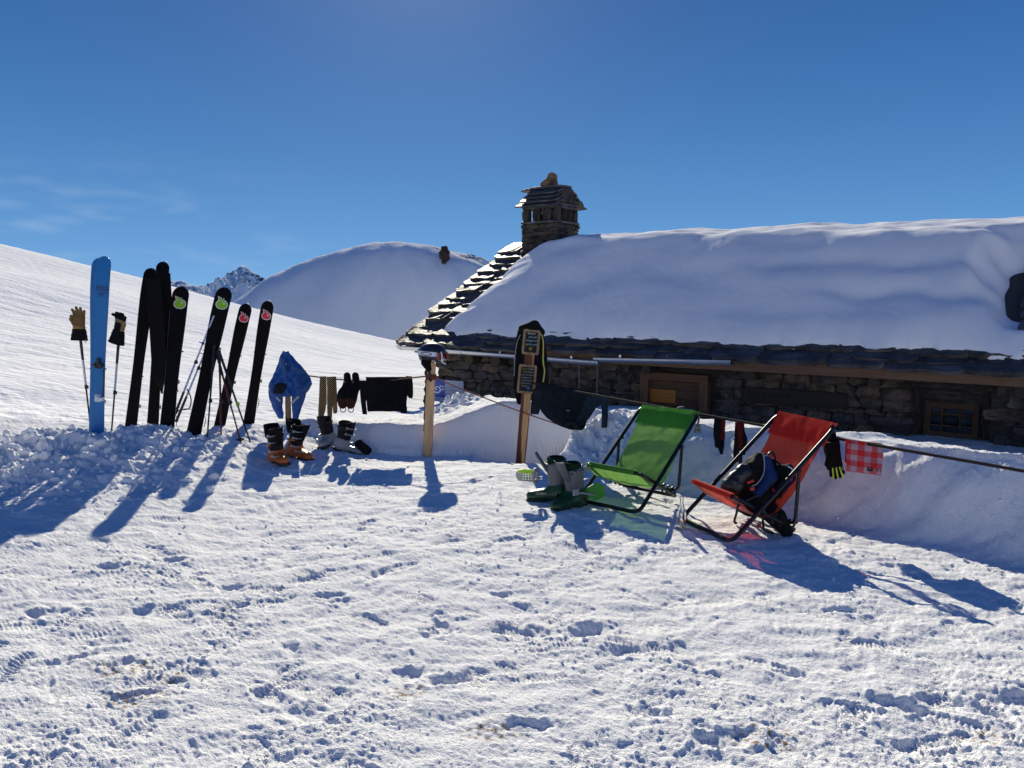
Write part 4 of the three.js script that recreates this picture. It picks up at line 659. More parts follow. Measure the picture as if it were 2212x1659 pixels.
{
  const rope = (pts, r, lab, mat) => { const t = thing('clothes_line', lab, 'rope', pts[0].clone()); part(t, 'cord', tube(pts.map((p) => p.clone().sub(t.position)), r, 90, 7), mat); return t; };
  rope(LINE1, 0.008, 'thin brown line from the blue jacket to the helmet post', ropeMat);
  const t = rope([at(930, 813, 8.07), at(1030, 853, 7.95), at(1124, 889, 7.8), at(1200, 915, 7.85), at(1300, 948, 7.9)], 0.0065, 'red-brown cord slanting from the helmet post down past the chalkboard post', redRope);
  part(t, 'winding', join([0, 1, 2, 3].map((k) => new THREE.TorusGeometry(0.052, 0.009, 6, 20).rotateX(Math.PI / 2).scale(1, 1, 0.8).translate(0, 0.02 - k * 0.014, 0.0))).translate(0, -0.01, -0.05), redRope);
  rope([LINE2A, ...[1200, 1310, 1420, 1520, 1640, 1760, 1880, 2000, 2120].map(along2), LINE2B, LINE2C], 0.011, 'dark taut clothes line running behind the deck chairs', M([0.02, 0.014, 0.013], 0.9));
}
/** rows [py, pxLeft, pxRight] in picture units at one depth -> cloth rows about (cx, cy). */
const px2 = (cx, cy, d, rows) => rows.map(([y, l, r]) => [(cy - y) * d / FOCAL, (l - cx) * d / FOCAL, (r - cx) * d / FOCAL]);
const fabric = (c, extra = {}) => M(c, 0.92, { specularIntensity: 0.35, map: mottle, ...extra });
{ // blue shell jacket
  const d = 8.72, cx = 622, cy = 760, o = at(cx, cy, d), t = thing('blue_jacket', 'bright blue shell jacket draped over a short post', 'jacket', o), s = d / FOCAL;
  const blue = M([0.012, 0.14, 0.56], 0.6, { map: mottle, sheen: 0.2 }), fold = (x, y) => 0.03 * Math.sin(x * 19 + y * 5 + 1) * sst(0, -0.2, y) - 0.06 * Math.exp(-(((x - 0.01 + 0.12 * y) / 0.03) ** 2)) * sst(0, -0.1, y) + 0.03 * ridged(n2(x * 5 + y * 3, y * 4)) + crease(0.014, 14, 9, 3)(x, y) + 0.05 - 0.9 * x * x;
  const outer = px2(cx, cy, d, [[757, 614, 627], [763, 611, 630], [775, 605, 641], [790, 599, 652], [805, 593, 662], [818, 588, 669], [830, 582, 672], [840, 580, 668], [848, 581, 662], [857, 586, 654]]);
  part(t, 'body', cloth(outer, 48, 48, (x, y, u, v) => fold(x, y), (u, v) => 0.045 * Math.sin(Math.PI * u) + 0.006), blue);
  part(t, 'sleeve', cloth(px2(cx, cy, d, [[838, 579, 606], [850, 578, 610], [864, 580, 609], [880, 585, 607], [895, 592, 609], [906, 598, 608]]), 12, 18, (x, y) => 0.02 + crease(0.012, 14, 9, 5)(x, y), (u) => 0.03 * Math.sin(Math.PI * u) + 0.004), blue);
  part(t, 'sleeve', cloth(px2(cx, cy, d, [[838, 628, 664], [852, 629, 660], [866, 627, 655], [885, 628, 648], [902, 628, 642], [917, 629, 641]]), 12, 18, (x, y) => 0.02 + crease(0.012, 14, 9, 7)(x, y), (u) => 0.03 * Math.sin(Math.PI * u) + 0.004), blue);
  part(t, 'lining', cloth(px2(cx, cy, d, [[826, 604, 612], [829, 599, 623], [838, 596, 621], [846, 595, 616], [849, 600, 611]]), 10, 10, (x, y) => fold(x, y) + 0.066, () => 0.003), M([0.008, 0.008, 0.016], 0.9));
  const grey = M([0.36, 0.4, 0.45], 0.5), stripe = (a, b, w) => { const A = [(a[0] - cx) * s, (cy - a[1]) * s], B = [(b[0] - cx) * s, (cy - b[1]) * s]; return tube([v3(A[0], A[1], 0.062), v3((A[0] + B[0]) / 2, (A[1] + B[1]) / 2 - 0.004, 0.067), v3(B[0], B[1], 0.06)], w, 10, 6).scale(1, 1, 1); };
  part(t, 'reflective_stripe', stripe([592, 849], [606, 866], 0.014), grey); part(t, 'reflective_stripe', stripe([655, 846], [630, 870], 0.016), grey); part(t, 'chest_logo', new THREE.CircleGeometry(0.022, 12).scale(1.4, 0.9, 1).translate((618 - cx) * s, (cy - 785) * s, 0.094), whitePlastic);
}
{ // dotted braces, shoes, black shirt
  const d = 8.58, o = at(705, 815, d), t = thing('dotted_scarf', 'brown and cream dotted strip folded over the line', 'scarf', o);
  const dots = tex(256, 256, (u, v) => { const a = ((u * 4) % 1) - 0.5, b = ((v * 4) % 1) - 0.5, c = ((u * 4 + 0.5) % 1) - 0.5, e = ((v * 4 + 0.5) % 1) - 0.5; return Math.min(Math.hypot(a, b), Math.hypot(c, e)) < 0.23 ? [0.75, 0.62, 0.4] : [0.1, 0.08, 0.07]; }); dots.repeat.set(11, 11);
  const dm = M([1, 1, 1], 0.9, { map: dots });
  part(t, 'left_strip', cloth(px2(705, 815, d, [[813, 691, 705], [840, 689, 704], [870, 687, 703], [885, 686, 702], [900, 685, 697], [910, 685, 694]]), 8, 24, crease(0.008, 8, 5, 2), () => 0.006), dm);
  part(t, 'right_strip', cloth(px2(705, 815, d, [[814, 706, 721], [840, 706, 720], [870, 705, 718], [890, 705, 716], [905, 705, 715]]), 8, 24, crease(0.008, 8, 5, 4), () => 0.006), dm);
  part(t, 'seam', bar(v3(0.001, 0.004, 0.012), v3(-0.005, -0.31, 0.012), 0.005), M([0.35, 0.32, 0.28], 0.7)); part(t, 'rear_strip', cloth(px2(705, 815, d, [[814, 714, 725], [850, 716, 726], [890, 716, 726], [895, 717, 724]]), 6, 14, () => -0.03, () => 0.006), M([0.22, 0.15, 0.09], 0.9));
  part(t, 'clip', join(rbox(0.03, 0.025, 0.012, 0.003, 0.02, -0.475, 0), box(0.012, 0.04, 0.01, -0.09, -0.49, 0)), steel);
  for (const [px, lab, k] of [[750, 'black inner shoe with brown heel, left of the hanging pair', 0], [768, 'black inner shoe with brown heel, right of the pair beside the black shirt', 1]]) {
    const dd = 8.45 - k * 0.06, oo = at(px, 822, dd), b = thing('boot_liner', lab, 'boot liner', oo, 0.1 - k * 0.15, 'boot liners hanging on the line'), s = dd / FOCAL;
    const f = (x, y, z) => smin(smin(sdCap(x, y, z, [0.0, 0.055, 0], [0.01, -0.06, 0], 0.038, 0.042), sdCap(x, y, z, [0.0, -0.06, 0.01], [-0.045, -0.19, 0.04], 0.05, 0.062), 0.04), sdCap(x, y, z, [-0.045, -0.14, 0.03], [-0.05, -0.26, 0.04], 0.055, 0.048), 0.04);
    part(b, 'upper', solid((x, y, z) => Math.max(f(x, y, z), -(y + 0.19)), [-0.13, -0.22, -0.08], [0.07, 0.12, 0.12], 0.009), fabric([0.013, 0.012, 0.015]));
    part(b, 'heel', solid((x, y, z) => Math.max(f(x, y, z) - 0.001, y + 0.185), [-0.13, -0.33, -0.08], [0.07, -0.16, 0.12], 0.009), fabric([0.1, 0.04, 0.025])); part(b, 'pull_loop', new THREE.TorusGeometry(0.03, 0.005, 6, 16).translate(-0.048, -0.315, 0.04), blackPlastic);
    part(b, 'binding_tape', tube([v3(-0.02, 0, 0.042), v3(-0.015, -0.06, 0.047), v3(0.02, -0.085, 0.05)], 0.004, 14, 5), greyPlastic);
  }
  const d2 = 8.22, o2 = at(835, 820, d2), sh = thing('black_shirt', 'black long-sleeved shirt hung over the line beside the helmet post', 'shirt', o2), bm = fabric([0.01, 0.01, 0.013]), cr = crease(0.014, 7, 4, 12);
  part(sh, 'body', cloth(px2(835, 820, d2, [[814, 790, 886], [835, 791, 886], [855, 789, 880], [870, 791, 878], [885, 792, 878], [890, 793, 865]]), 30, 20, cr, () => 0.009), bm);
  part(sh, 'sleeve', cloth(px2(835, 820, d2, [[822, 775, 800], [845, 777, 792], [870, 779, 790], [896, 781, 792]]), 10, 16, (x, y) => 0.012 + cr(x, y), () => 0.008), bm); part(sh, 'sleeve', cloth(px2(835, 820, d2, [[812, 877, 891], [830, 879, 893], [850, 878, 893], [860, 884, 892]]), 10, 14, (x, y) => 0.02 + cr(x, y), () => 0.016), bm);
  part(sh, 'hem_panel', cloth(px2(835, 820, d2, [[880, 864, 879], [894, 865, 878]]), 6, 6, cr, () => 0.008), bm);
}
{ // helmet with goggles
  const d = 8.12, o = at(934, 764, d), t = thing('ski_helmet', 'dark ski helmet with white goggle strap on top of a post', 'helmet', o, -0.1), R0 = 0.148;
  const dome = solid((x, y, z) => Math.max(smax(Math.hypot(x / 1.02, y / 0.82, z / 0.92) - R0, -(y + 0.1 + 0.16 * x) , 0.03), -(Math.hypot(x, (y + 0.02) / 0.8, z) - R0 * 0.84)), [-0.18, -0.16, -0.17], [0.18, 0.16, 0.17], 0.008);
  part(t, 'shell', dome, M([0.012, 0.014, 0.028], 0.4, { clearcoat: 0.25, clearcoatRoughness: 0.3 }));
  part(t, 'ear_flap', solid((x, y, z) => smin(sdCap(x, y, z, [-0.06, -0.09, 0.06], [-0.03, -0.16, 0.05], 0.05, 0.03), sdCap(x, y, z, [-0.07, -0.08, -0.05], [-0.03, -0.15, -0.04], 0.05, 0.03), 0.03), [-0.15, -0.22, -0.12], [0.06, -0.02, 0.13], 0.009), fabric([0.012, 0.012, 0.02]));
  part(t, 'chin_strap', tube([v3(-0.03, -0.17, 0.05), v3(-0.015, -0.24, 0.055), v3(-0.02, -0.27, 0.06), v3(0.0, -0.285, 0.065)], 0.013, 16, 6), blackPlastic);
  const band = (a0, a1, h, r, y0, y1) => { const pos = [], uv = [], idx = [], n = 40; for (let k = 0; k <= n; k++) { const a = mix(a0, a1, k / n), y = mix(y0, y1, k / n); for (const [q, w] of [[-0.5, 0], [0.5, 0]]) { pos.push(-Math.cos(a) * r * 1.02, y + q * h, Math.sin(a) * r * 0.93); uv.push(k / n, q + 0.5); } } for (let k = 0; k < n; k++) idx.push(k * 2, k * 2 + 2, k * 2 + 1, k * 2 + 1, k * 2 + 2, k * 2 + 3); return geo(pos, idx, uv); };
  const st = CV(512, 64, (c, w, h) => { c.fillStyle = '#d8dcec'; c.fillRect(0, 0, w, h); c.strokeStyle = '#14131c'; c.lineWidth = 11; c.beginPath(); c.ellipse(285, 32, 58, 20, 0, 0, 7); c.stroke(); });
  part(t, 'goggle_strap', band(-0.5, 2.75, 0.046, R0 * 1.035, 0.03, -0.008), M([1, 1, 1], 0.8, { map: st }), 'white strap with black oval mark');
  part(t, 'goggle_lens', solid((x, y, z) => Math.max(Math.abs(Math.hypot(x + 0.02, z / 0.95) - 0.172) - 0.012, Math.abs(y + 0.02) - 0.045, -x + 0.075), [0.03, -0.09, -0.2], [0.2, 0.05, 0.2], 0.008), M([0.16, 0.012, 0.01], 0.12, { clearcoat: 1 }), 'dark red lens'); part(t, 'goggle_frame', join(tube([v3(0.145, -0.04, 0.1), v3(0.13, -0.075, 0.125), v3(0.16, -0.1, 0.1)], 0.008, 12, 6), tube([v3(0.12, 0.03, 0.13), v3(0.13, -0.02, 0.137), v3(0.122, -0.07, 0.128)], 0.008, 12, 6)), whitePlastic);
}
{ // black jacket over the chalkboard post, two chalkboards
  const d = 7.94, cx = 1148, cy = 705, o = at(cx, cy, d), t = thing('black_jacket', 'black jacket with lime zip draped over the leaning post', 'jacket', o), bm = M([0.011, 0.01, 0.013], 0.85, { map: mottle, specularIntensity: 0.4 }), s = d / FOCAL;
  const fold = (x, y) => 0.02 * Math.sin(x * 34 + 2) * sst(0, -0.3, y) + crease(0.016, 9, 4, 31)(x, y) - 0.02;
  part(t, 'body', cloth(px2(cx, cy, d, [[698, 1136, 1158], [703, 1126, 1166], [713, 1119, 1172], [730, 1115, 1176], [760, 1114, 1181], [800, 1110, 1185], [840, 1110, 1185], [856, 1113, 1180]]), 34, 34, fold, (u) => 0.05 * Math.sin(Math.PI * u) + 0.004), bm);
  part(t, 'sleeve', cloth(px2(cx, cy, d, [[835, 1111, 1138], [855, 1114, 1137], [870, 1116, 1135], [876, 1120, 1133]]), 12, 12, (x, y) => fold(x, y) + 0.01, (u) => 0.03 * Math.sin(Math.PI * u) + 0.004), bm); part(t, 'hood', solid((x, y, z) => smin(sdCap(x, y, z, [-0.1, -0.02, 0.04], [0.03, 0.015, 0.03], 0.035, 0.045), sdCap(x, y, z, [0.03, 0.015, 0.03], [0.1, -0.06, 0.02], 0.045, 0.04), 0.03), [-0.16, -0.13, -0.04], [0.17, 0.08, 0.11], 0.009), bm);
  const zp = (pts, r, m, n) => part(t, n, tube(pts.map(([a, b, z]) => v3((a - cx) * s, (cy - b) * s, z)), r, 30, 6), m);
  zp([[1161, 718, 0.05], [1169, 722, 0.052], [1173, 740, 0.054], [1173, 780, 0.058], [1176, 800, 0.055], [1173, 825, 0.052]], 0.008, M([0.5, 0.55, 0.12], 0.6), 'zip'); zp([[1124, 722, 0.045], [1117, 740, 0.042], [1112, 775, 0.03], [1111, 812, 0.024]], 0.005, greyPlastic, 'piping');
  const chalk = (lines, w, h, draw) => CV(w, h, (c) => { c.fillStyle = '#121316'; c.fillRect(0, 0, w, h); const q = rng(3); for (let k = 0; k < 220; k++) { c.fillStyle = `rgba(150,155,165,${0.02 + 0.04 * q()})`; c.fillRect(q() * w, q() * h, 20 + 50 * q(), 1 + 2 * q()); } for (const [txt, x, y, f, col] of lines) { c.fillStyle = col; c.font = `italic ${f}px serif`; c.fillText(txt, x, y); } draw(c); });
  const star = (c, x, y, r, col, n) => { c.strokeStyle = col; c.lineWidth = 4; for (let k = 0; k < n; k++) { const a = k / n * 6.283; c.beginPath(); c.moveTo(x + Math.cos(a) * r * 0.2, y + Math.sin(a) * r * 0.2); c.lineTo(x + Math.cos(a) * r, y + Math.sin(a) * r); c.stroke(); } };
  const board = (px, py, dd, w, h, map, lab, tilt) => { const oo = at(px, py, dd), b = thing('chalkboard', lab, 'chalkboard', oo, 0.05, 'chalkboards nailed to a post'); b.rotation.z = -tilt; const f = 0.018; const rr4 = (W, H, r) => { const p = []; for (const [sx, sy, a0] of [[1, -1, -1.57], [1, 1, 0], [-1, 1, 1.57], [-1, -1, 3.14]]) for (let k = 0; k <= 4; k++) { const a = a0 + k / 4 * 1.5708; p.push([sx * (W / 2 - r) + Math.cos(a) * r, sy * (H / 2 - r) + Math.sin(a) * r]); } return p; };
    part(b, 'frame', extrude(rr4(w, h, 0.016), 0.02, 0.003, [rr4(w - 2 * f, h - 2 * f, 0.004).reverse()]), wood([0.52, 0.36, 0.2])); part(b, 'slate', box(w - 2 * f + 0.004, h - 2 * f + 0.004, 0.008, 0, 0, 0.006), M([0.02, 0.02, 0.022], 0.8)); part(b, 'writing', new THREE.PlaneGeometry(w - 2 * f - 0.002, h - 2 * f - 0.002).translate(0, 0, 0.0125), M([1, 1, 1], 0.85, { map }), 'chalk handwriting'); return b; };
  board(1147, 739, 7.79, 0.167, 0.247, chalk([['Réserve', 40, 46, 42, '#d8dde0'], ["d'eau de", 64, 110, 42, '#9cc4dd'], ['Chaque côté', 24, 176, 42, '#9cc4dd'], ['des combes', 78, 244, 40, '#9cc4dd']], 256, 380, (c) => { star(c, 46, 240, 26, '#b5a43a', 10); star(c, 128, 312, 40, '#c8b83c', 10); }), 'upper chalkboard with blue and yellow writing, half under the jacket', 0.09);
  board(1138, 818.5, 7.78, 0.179, 0.288, chalk([['Pour utiliser', 16, 50, 36, '#a9a56a'], ['les toilettes', 44, 100, 36, '#a9a56a'], ['pour les besoins', 12, 150, 33, '#98a19a'], ["s'éloigner et", 20, 198, 33, '#98a19a'], ['compostez le', 26, 246, 33, '#98a19a'], ['papier pour la', 20, 294, 33, '#98a19a'], ['Nature', 30, 342, 33, '#98a19a']], 256, 420, (c) => { star(c, 210, 30, 26, '#4f93d8', 8); star(c, 170, 362, 38, '#58a2e6', 8); }), 'lower chalkboard with faint writing and a blue snowflake', 0.09);
}
{ // slate blue base layer, hung by its hem
  const d = 7.4, cx = 1220, cy = 845, o = at(cx, cy, d), t = thing('blue_shirt', 'dark slate blue sports shirt hung upside down between post and green chair', 'shirt', o, 0.0), m = fabric([0.016, 0.024, 0.034]), m2 = fabric([0.03, 0.055, 0.075]), cr = (x, y) => 0.03 * ridged(n2(x * 4 + y * 3, y * 2 + 7)) + crease(0.016, 10, 5, 51)(x, y) - 0.03;
  part(t, 'body', cloth(px2(cx, cy, d, [[836, 1160, 1277], [850, 1163, 1279], [870, 1164, 1277], [890, 1168, 1275], [905, 1182, 1271], [918, 1200, 1268], [928, 1226, 1264], [932, 1238, 1258]]).map((r, k) => [r[0] - 0, r[1], r[2]]), 30, 26, (x, y) => cr(x, y), (u) => 0.014 * Math.sin(Math.PI * u) + 0.004).applyMatrix4(new THREE.Matrix4().makeShear(0, 0, 0, 0, 0, 0)), m);
  const tilt = (g) => { const p = g.attributes.position; for (let i = 0; i < p.count; i++) p.setY(i, p.getY(i) - 0.1 * p.getX(i) * sst(-0.3, 0.02, p.getY(i))); g.computeVertexNormals(); return g; };
  tilt(t.children[0].geometry);
  part(t, 'sleeve', cloth(px2(cx, cy, d, [[838, 1152, 1176], [860, 1148, 1172], [880, 1146, 1168], [896, 1145, 1163]]), 10, 16, (x, y) => 0.015 + cr(x, y), (u) => 0.014 * Math.sin(Math.PI * u) + 0.003), m);
  part(t, 'side_panel', tilt(cloth(px2(cx, cy, d, [[862, 1264, 1290], [880, 1258, 1288], [900, 1250, 1277], [920, 1238, 1262]]), 10, 14, (x, y) => 0.018 + cr(x, y), () => 0.006)), m2); part(t, 'sleeve', cloth(px2(cx, cy, d, [[853, 1288, 1313], [866, 1297, 1315], [885, 1301, 1314], [905, 1301, 1314], [926, 1301, 1313]]), 10, 18, (x, y) => 0.01 + cr(x, y), (u) => 0.014 * Math.sin(Math.PI * u) + 0.003), m2);
  part(t, 'swag', cloth(px2(cx, cy, d, [[856, 1268, 1312], [863, 1266, 1306], [872, 1266, 1300], [880, 1268, 1292]]), 14, 10, (x, y) => 0.022 + cr(x, y), () => 0.006), m2); part(t, 'collar', tube([v3(0.0, -0.32, 0.02), v3(0.04, -0.3, 0.035), v3(0.09, -0.305, 0.035), v3(0.13, -0.335, 0.02)], 0.02, 20, 8), m); part(t, 'chest_mark', box(0.034, 0.006, 0.002, 0.03, -0.185, 0.034), greyPlastic);
}
// ---------------------------------------------------------------- ski boots
/** One boot, toe along +x, up y: sole, shell, cuff, liner, tongue, buckles. */
function boot(name, label, group, pos, yaw, o) {
  const t = thing(name, label, 'ski boot', pos, yaw, group), K = o.k ?? 1; t.scale.set(K * 1.17, K, K * 1.25); if (o.roll) t.rotation.set(o.roll, yaw, o.pitch ?? 0, 'YXZ');
  const foot = (x, y, z) => { let d = smin(sdCap(x, y, z * 1.05, [-0.085, 0.075, 0], [-0.05, 0.085, 0], 0.052, 0.058), sdCap(x, y * 1.08, z, [-0.04, 0.085, 0], [0.13, 0.055, 0], 0.06, 0.044), 0.05); d = smin(d, sdCap(x, y, z, [-0.05, 0.08, 0], [-0.045, 0.17, 0], 0.06, 0.056), 0.05); return Math.max(d, 0.022 - y, y - (o.rise ?? 0.17) + 0.25 * (x + 0.05)); };
  part(t, 'shell', solid(foot, [-0.17, 0.0, -0.085], [0.2, 0.22, 0.085], 0.0085), o.shell);
  part(t, 'sole', join(rbox(0.135, 0.032, 0.085, 0.01, 0.105, 0.016, 0), rbox(0.095, 0.034, 0.075, 0.01, -0.085, 0.017, 0), rbox(0.12, 0.012, 0.06, 0.004, 0.0, 0.03, 0)), o.sole ?? blackPlastic);
  const lean = o.lean ?? 0.05, top = o.top ?? 0.34, cuff = (x, y, z, e) => sdCap(x - 0, y, z * 1.12, [-0.045, 0.13, 0], [-0.045 + lean, top, 0], 0.064 + e, 0.072 + e);
  part(t, 'cuff', solid((x, y, z) => Math.max(cuff(x, y, z, 0), -cuff(x, y, z, -0.012), y - top + 0.015 - 0.35 * (x + 0.045 - lean) * -1, 0.1 - y + 0.2 * (x + 0.04)), [-0.16, 0.07, -0.1], [0.13, top + 0.06, 0.1], 0.0075), o.cuff);
  part(t, 'liner', solid((x, y, z) => Math.max(cuff(x, y, z, -0.012), -cuff(x, y, z, -0.028), y - top - 0.02, 0.16 - y), [-0.16, 0.12, -0.1], [0.13, top + 0.06, 0.1], 0.008), o.liner ?? darkCloth);
  const tg = o.tongue ?? { open: 0.1, len: 0.17 }; // tongue leaning forward, open
  part(t, 'tongue', cloth([[0, -0.04, 0.04], [-tg.len * 0.4, -0.038, 0.038], [-tg.len * 0.8, -0.03, 0.03], [-tg.len, -0.024, 0.024]], 10, 12, (x) => -9 * x * x, () => 0.005).rotateY(Math.PI / 2).rotateZ(-tg.open).translate(0.035 + lean + tg.open * 0.12, top + 0.04, 0), o.tongueMat ?? o.cuff);
  for (const [y, x] of o.buckles ?? [[0.3, 0.045], [0.23, 0.04], [0.14, 0.03], [0.1, 0.09]]) for (const s of [1]) part(t, 'buckle', join(rbox(0.055, 0.014, 0.012, 0.004, x - 0.01, y, s * 0.062), rbox(0.016, 0.026, 0.02, 0.004, x - 0.04, y, s * 0.064), bar(v3(x + 0.01, y, s * 0.062), v3(x + 0.04, y + 0.004, s * 0.035), 0.004)), o.metal ?? steel);
  part(t, 'power_strap', solid((x, y, z) => Math.max(Math.abs(cuff(x, y, z, 0.004)) - 0.004, Math.abs(y - top + 0.045) - 0.018), [-0.16, top - 0.1, -0.11], [0.14, top + 0.02, 0.11], 0.0075), o.strap ?? blackPlastic);
  for (const e of o.extra ?? []) part(t, e[0], e[1], e[2], e[3]);
  return t;
}
/** Where the sight line through (px, py) meets the snow. */
const onSnow = (px, py) => { let D = 3; while (D < 14 && at(px, py, D).y > ground(at(px, py, D).x, D)) D += 0.01; return at(px, py, D); };
const sit = (p, dy = 0) => v3(p.x, ground(p.x, -p.z) + dy, p.z);
{
  const orange = M([0.95, 0.23, 0.025], 0.45, { map: mottle }), blackShell = M([0.014, 0.014, 0.016], 0.6, { specularIntensity: 0.4 }), white = M([0.6, 0.62, 0.64], 0.4, { map: mottle }), og = { shell: orange, cuff: blackShell, k: 0.96, rise: 0.2, top: 0.34, lean: 0.03, tongue: { open: 0.35, len: 0.2 }, tongueMat: darkCloth };
  const G = 'orange ski boots', lime = [['rear_lever', rbox(0.03, 0.05, 0.03, 0.008, -0.1, 0.17, -0.03), orange], ['side_strap', rbox(0.085, 0.026, 0.02, 0.008, 0.0, 0.205, 0.066).rotateZ(0.1), orange], ['spoiler', solid((x, y, z) => Math.abs(sdCap(x, y, z * 1.1, [-0.06, 0.3, 0], [-0.1, 0.4, 0], 0.07, 0.06)) - 0.006 + Math.max(0, x + 0.05) * 3 + Math.max(0, y - 0.4) * 2, [-0.2, 0.26, -0.1], [0.0, 0.44, 0.1], 0.008), darkCloth]];
  boot('ski_boot', 'front orange ski boot with black cuff, nearest the camera', G, sit(onSnow(604, 1002)), -0.95, { ...og, roll: 0.08, pitch: 0.05, extra: lime });
  boot('ski_boot', 'rear orange ski boot with black cuff, right of its pair', G, sit(onSnow(643, 991)), -0.6, { ...og, roll: -0.06, pitch: -0.08, extra: lime.slice(1).map((e) => [e[0], e[1].clone(), e[2]]) });
  const bw = { shell: white, cuff: blackShell, k: 0.95, top: 0.33, lean: 0.05 }, H = 'black and white ski boots';
  boot('ski_boot', 'black and white ski boot standing left, next to the snow bank', H, sit(onSnow(708, 962), -0.01), -1.7, { ...bw, roll: 0.1 });
  const flap = extrude([[0, 0.02], [0.02, 0.055], [0.16, 0.05], [0.18, 0.03], [0.18, -0.05], [0.03, -0.045], [0, -0.02]], 0.012, 0.003, [0, 1, 2].flatMap((i) => [0, 1, 2].map((j) => { const x = 0.09 + i * 0.027, y = -0.026 + j * 0.025; return [[x - 0.005, y - 0.005], [x - 0.005, y + 0.005], [x + 0.005, y + 0.005], [x + 0.005, y - 0.005]]; })));
  boot('ski_boot', 'black and white ski boot with perforated tongue lying open to the right', H, sit(onSnow(748, 974), -0.01), -0.25, { ...bw, roll: 0.05, pitch: -0.2, lean: 0.0, extra: [['open_tongue', flap.rotateZ(-0.5).translate(0.1, 0.16, 0.03), darkCloth]] });
  // green boots
  const green = M([0.012, 0.095, 0.03], 0.38, { map: mottle }), greyShell = M([0.2, 0.215, 0.24], 0.5, { map: mottle }), limeP = M([0.3, 0.6, 0.02], 0.45), darkGreen = fabric([0.008, 0.05, 0.022]);
  const clear = M([0.55, 0.56, 0.52], 0.5, { transmission: 0.35, thickness: 0 }), GR = 'green ski boots';
  const holes = [0, 1, 2, 3].flatMap((i) => [0, 1, 2].map((j) => { const x = 0.03 + i * 0.03, y = -0.045 + j * 0.027; return [[x - 0.006, y - 0.006], [x - 0.006, y + 0.006], [x + 0.006, y + 0.006], [x + 0.006, y - 0.006]]; }));
  const bendY = (g, k) => { const p = g.attributes.position; for (let i = 0; i < p.count; i++) p.setZ(i, p.getZ(i) - k * p.getY(i) ** 2); g.computeVertexNormals(); return g; };
  const fl = bendY(extrude([[0, -0.07], [0.17, -0.06], [0.2, -0.03], [0.2, 0.03], [0.16, 0.05], [0, 0.055]], 0.008, 0.002, holes), 6), fl2 = bendY(extrude([[0, 0.02], [0.12, 0.035], [0.18, 0.06], [0.1, 0.085], [0.0, 0.075]], 0.012, 0.003, [[[0.02, 0.03], [0.03, 0.03], [0.03, 0.04], [0.02, 0.04]], [[0.06, 0.035], [0.07, 0.035], [0.07, 0.045], [0.06, 0.045]], [[0.1, 0.042], [0.11, 0.042], [0.11, 0.05], [0.1, 0.05]]]), 6);
  const letters = CV(256, 64, (c, w, h) => { c.fillStyle = '#0d3a20'; c.fillRect(0, 0, w, h); c.fillStyle = '#a9b8ae'; c.font = 'bold 46px sans-serif'; c.fillText('SCARPA', 18, 48); });
  const back = new THREE.Quaternion();
  boot('ski_boot', 'green and grey ski boot with lime perforated flap pointing left', GR, sit(onSnow(1192, 1083), -0.01), Math.PI - 0.12, { shell: green, cuff: greyShell, liner: darkGreen, top: 0.35, lean: 0.02, tongue: { open: 0.55, len: 0.2 }, tongueMat: greyShell, sole: M([0.01, 0.016, 0.012], 0.6), strap: greyShell, buckles: [], extra: [['lettering', new THREE.PlaneGeometry(0.11, 0.03).rotateY(Math.PI).translate(0.055, 0.085, -0.0595), M([1, 1, 1], 0.45, { map: letters })], ['flap', fl.clone().scale(0.6, 0.68, 1).rotateY(0.05).translate(0.12, 0.225, -0.03), clear, 'clear perforated flap'], ['flap_tip', fl2.clone().scale(0.66, 0.72, 1).rotateY(0.05).translate(0.125, 0.222, -0.04), limeP, 'lime flap edge'], ['flap_hinge', new THREE.TorusGeometry(0.04, 0.013, 8, 18).scale(1, 1.2, 1).rotateY(1.3).translate(0.112, 0.215, -0.01), greyPlastic], ['buckle_wires', join(bar(v3(0.1, 0.22, -0.05), v3(0.06, 0.22, -0.06), 0.004), bar(v3(0.1, 0.2, -0.05), v3(0.06, 0.2, -0.06), 0.004)), steel]] });
  boot('ski_boot', 'green and grey ski boot with buckles open, beside the green deck chair', GR, sit(onSnow(1232, 1096), -0.01), Math.PI + 0.75, { shell: green, cuff: greyShell, liner: darkGreen, top: 0.34, lean: 0.03, tongue: { open: 0.5, len: 0.19 }, tongueMat: greyShell, sole: M([0.01, 0.016, 0.012], 0.6), strap: greyShell, buckles: [], extra: [['open_lever', join(tube([v3(0.02, 0.14, -0.06), v3(-0.04, 0.13, -0.09), v3(-0.12, 0.1, -0.09)], 0.009, 16, 6), rbox(0.05, 0.05, 0.012, 0.004, 0.03, 0.15, -0.07)), greyPlastic], ['strap_end', join(rbox(0.05, 0.03, 0.008, 0.003, -0.16, 0.28, 0.02), rbox(0.045, 0.05, 0.012, 0.004, -0.2, 0.275, 0.02)), greyPlastic], ['side_flap', extrude([[0, 0], [0.08, 0.05], [0.13, 0.02], [0.14, -0.06], [0.07, -0.09], [0.01, -0.06]], 0.01, 0.003).rotateY(Math.PI - 0.5).translate(-0.09, 0.14, -0.04), M([0.05, 0.3, 0.03], 0.45), 'bright green side flap']] });
}

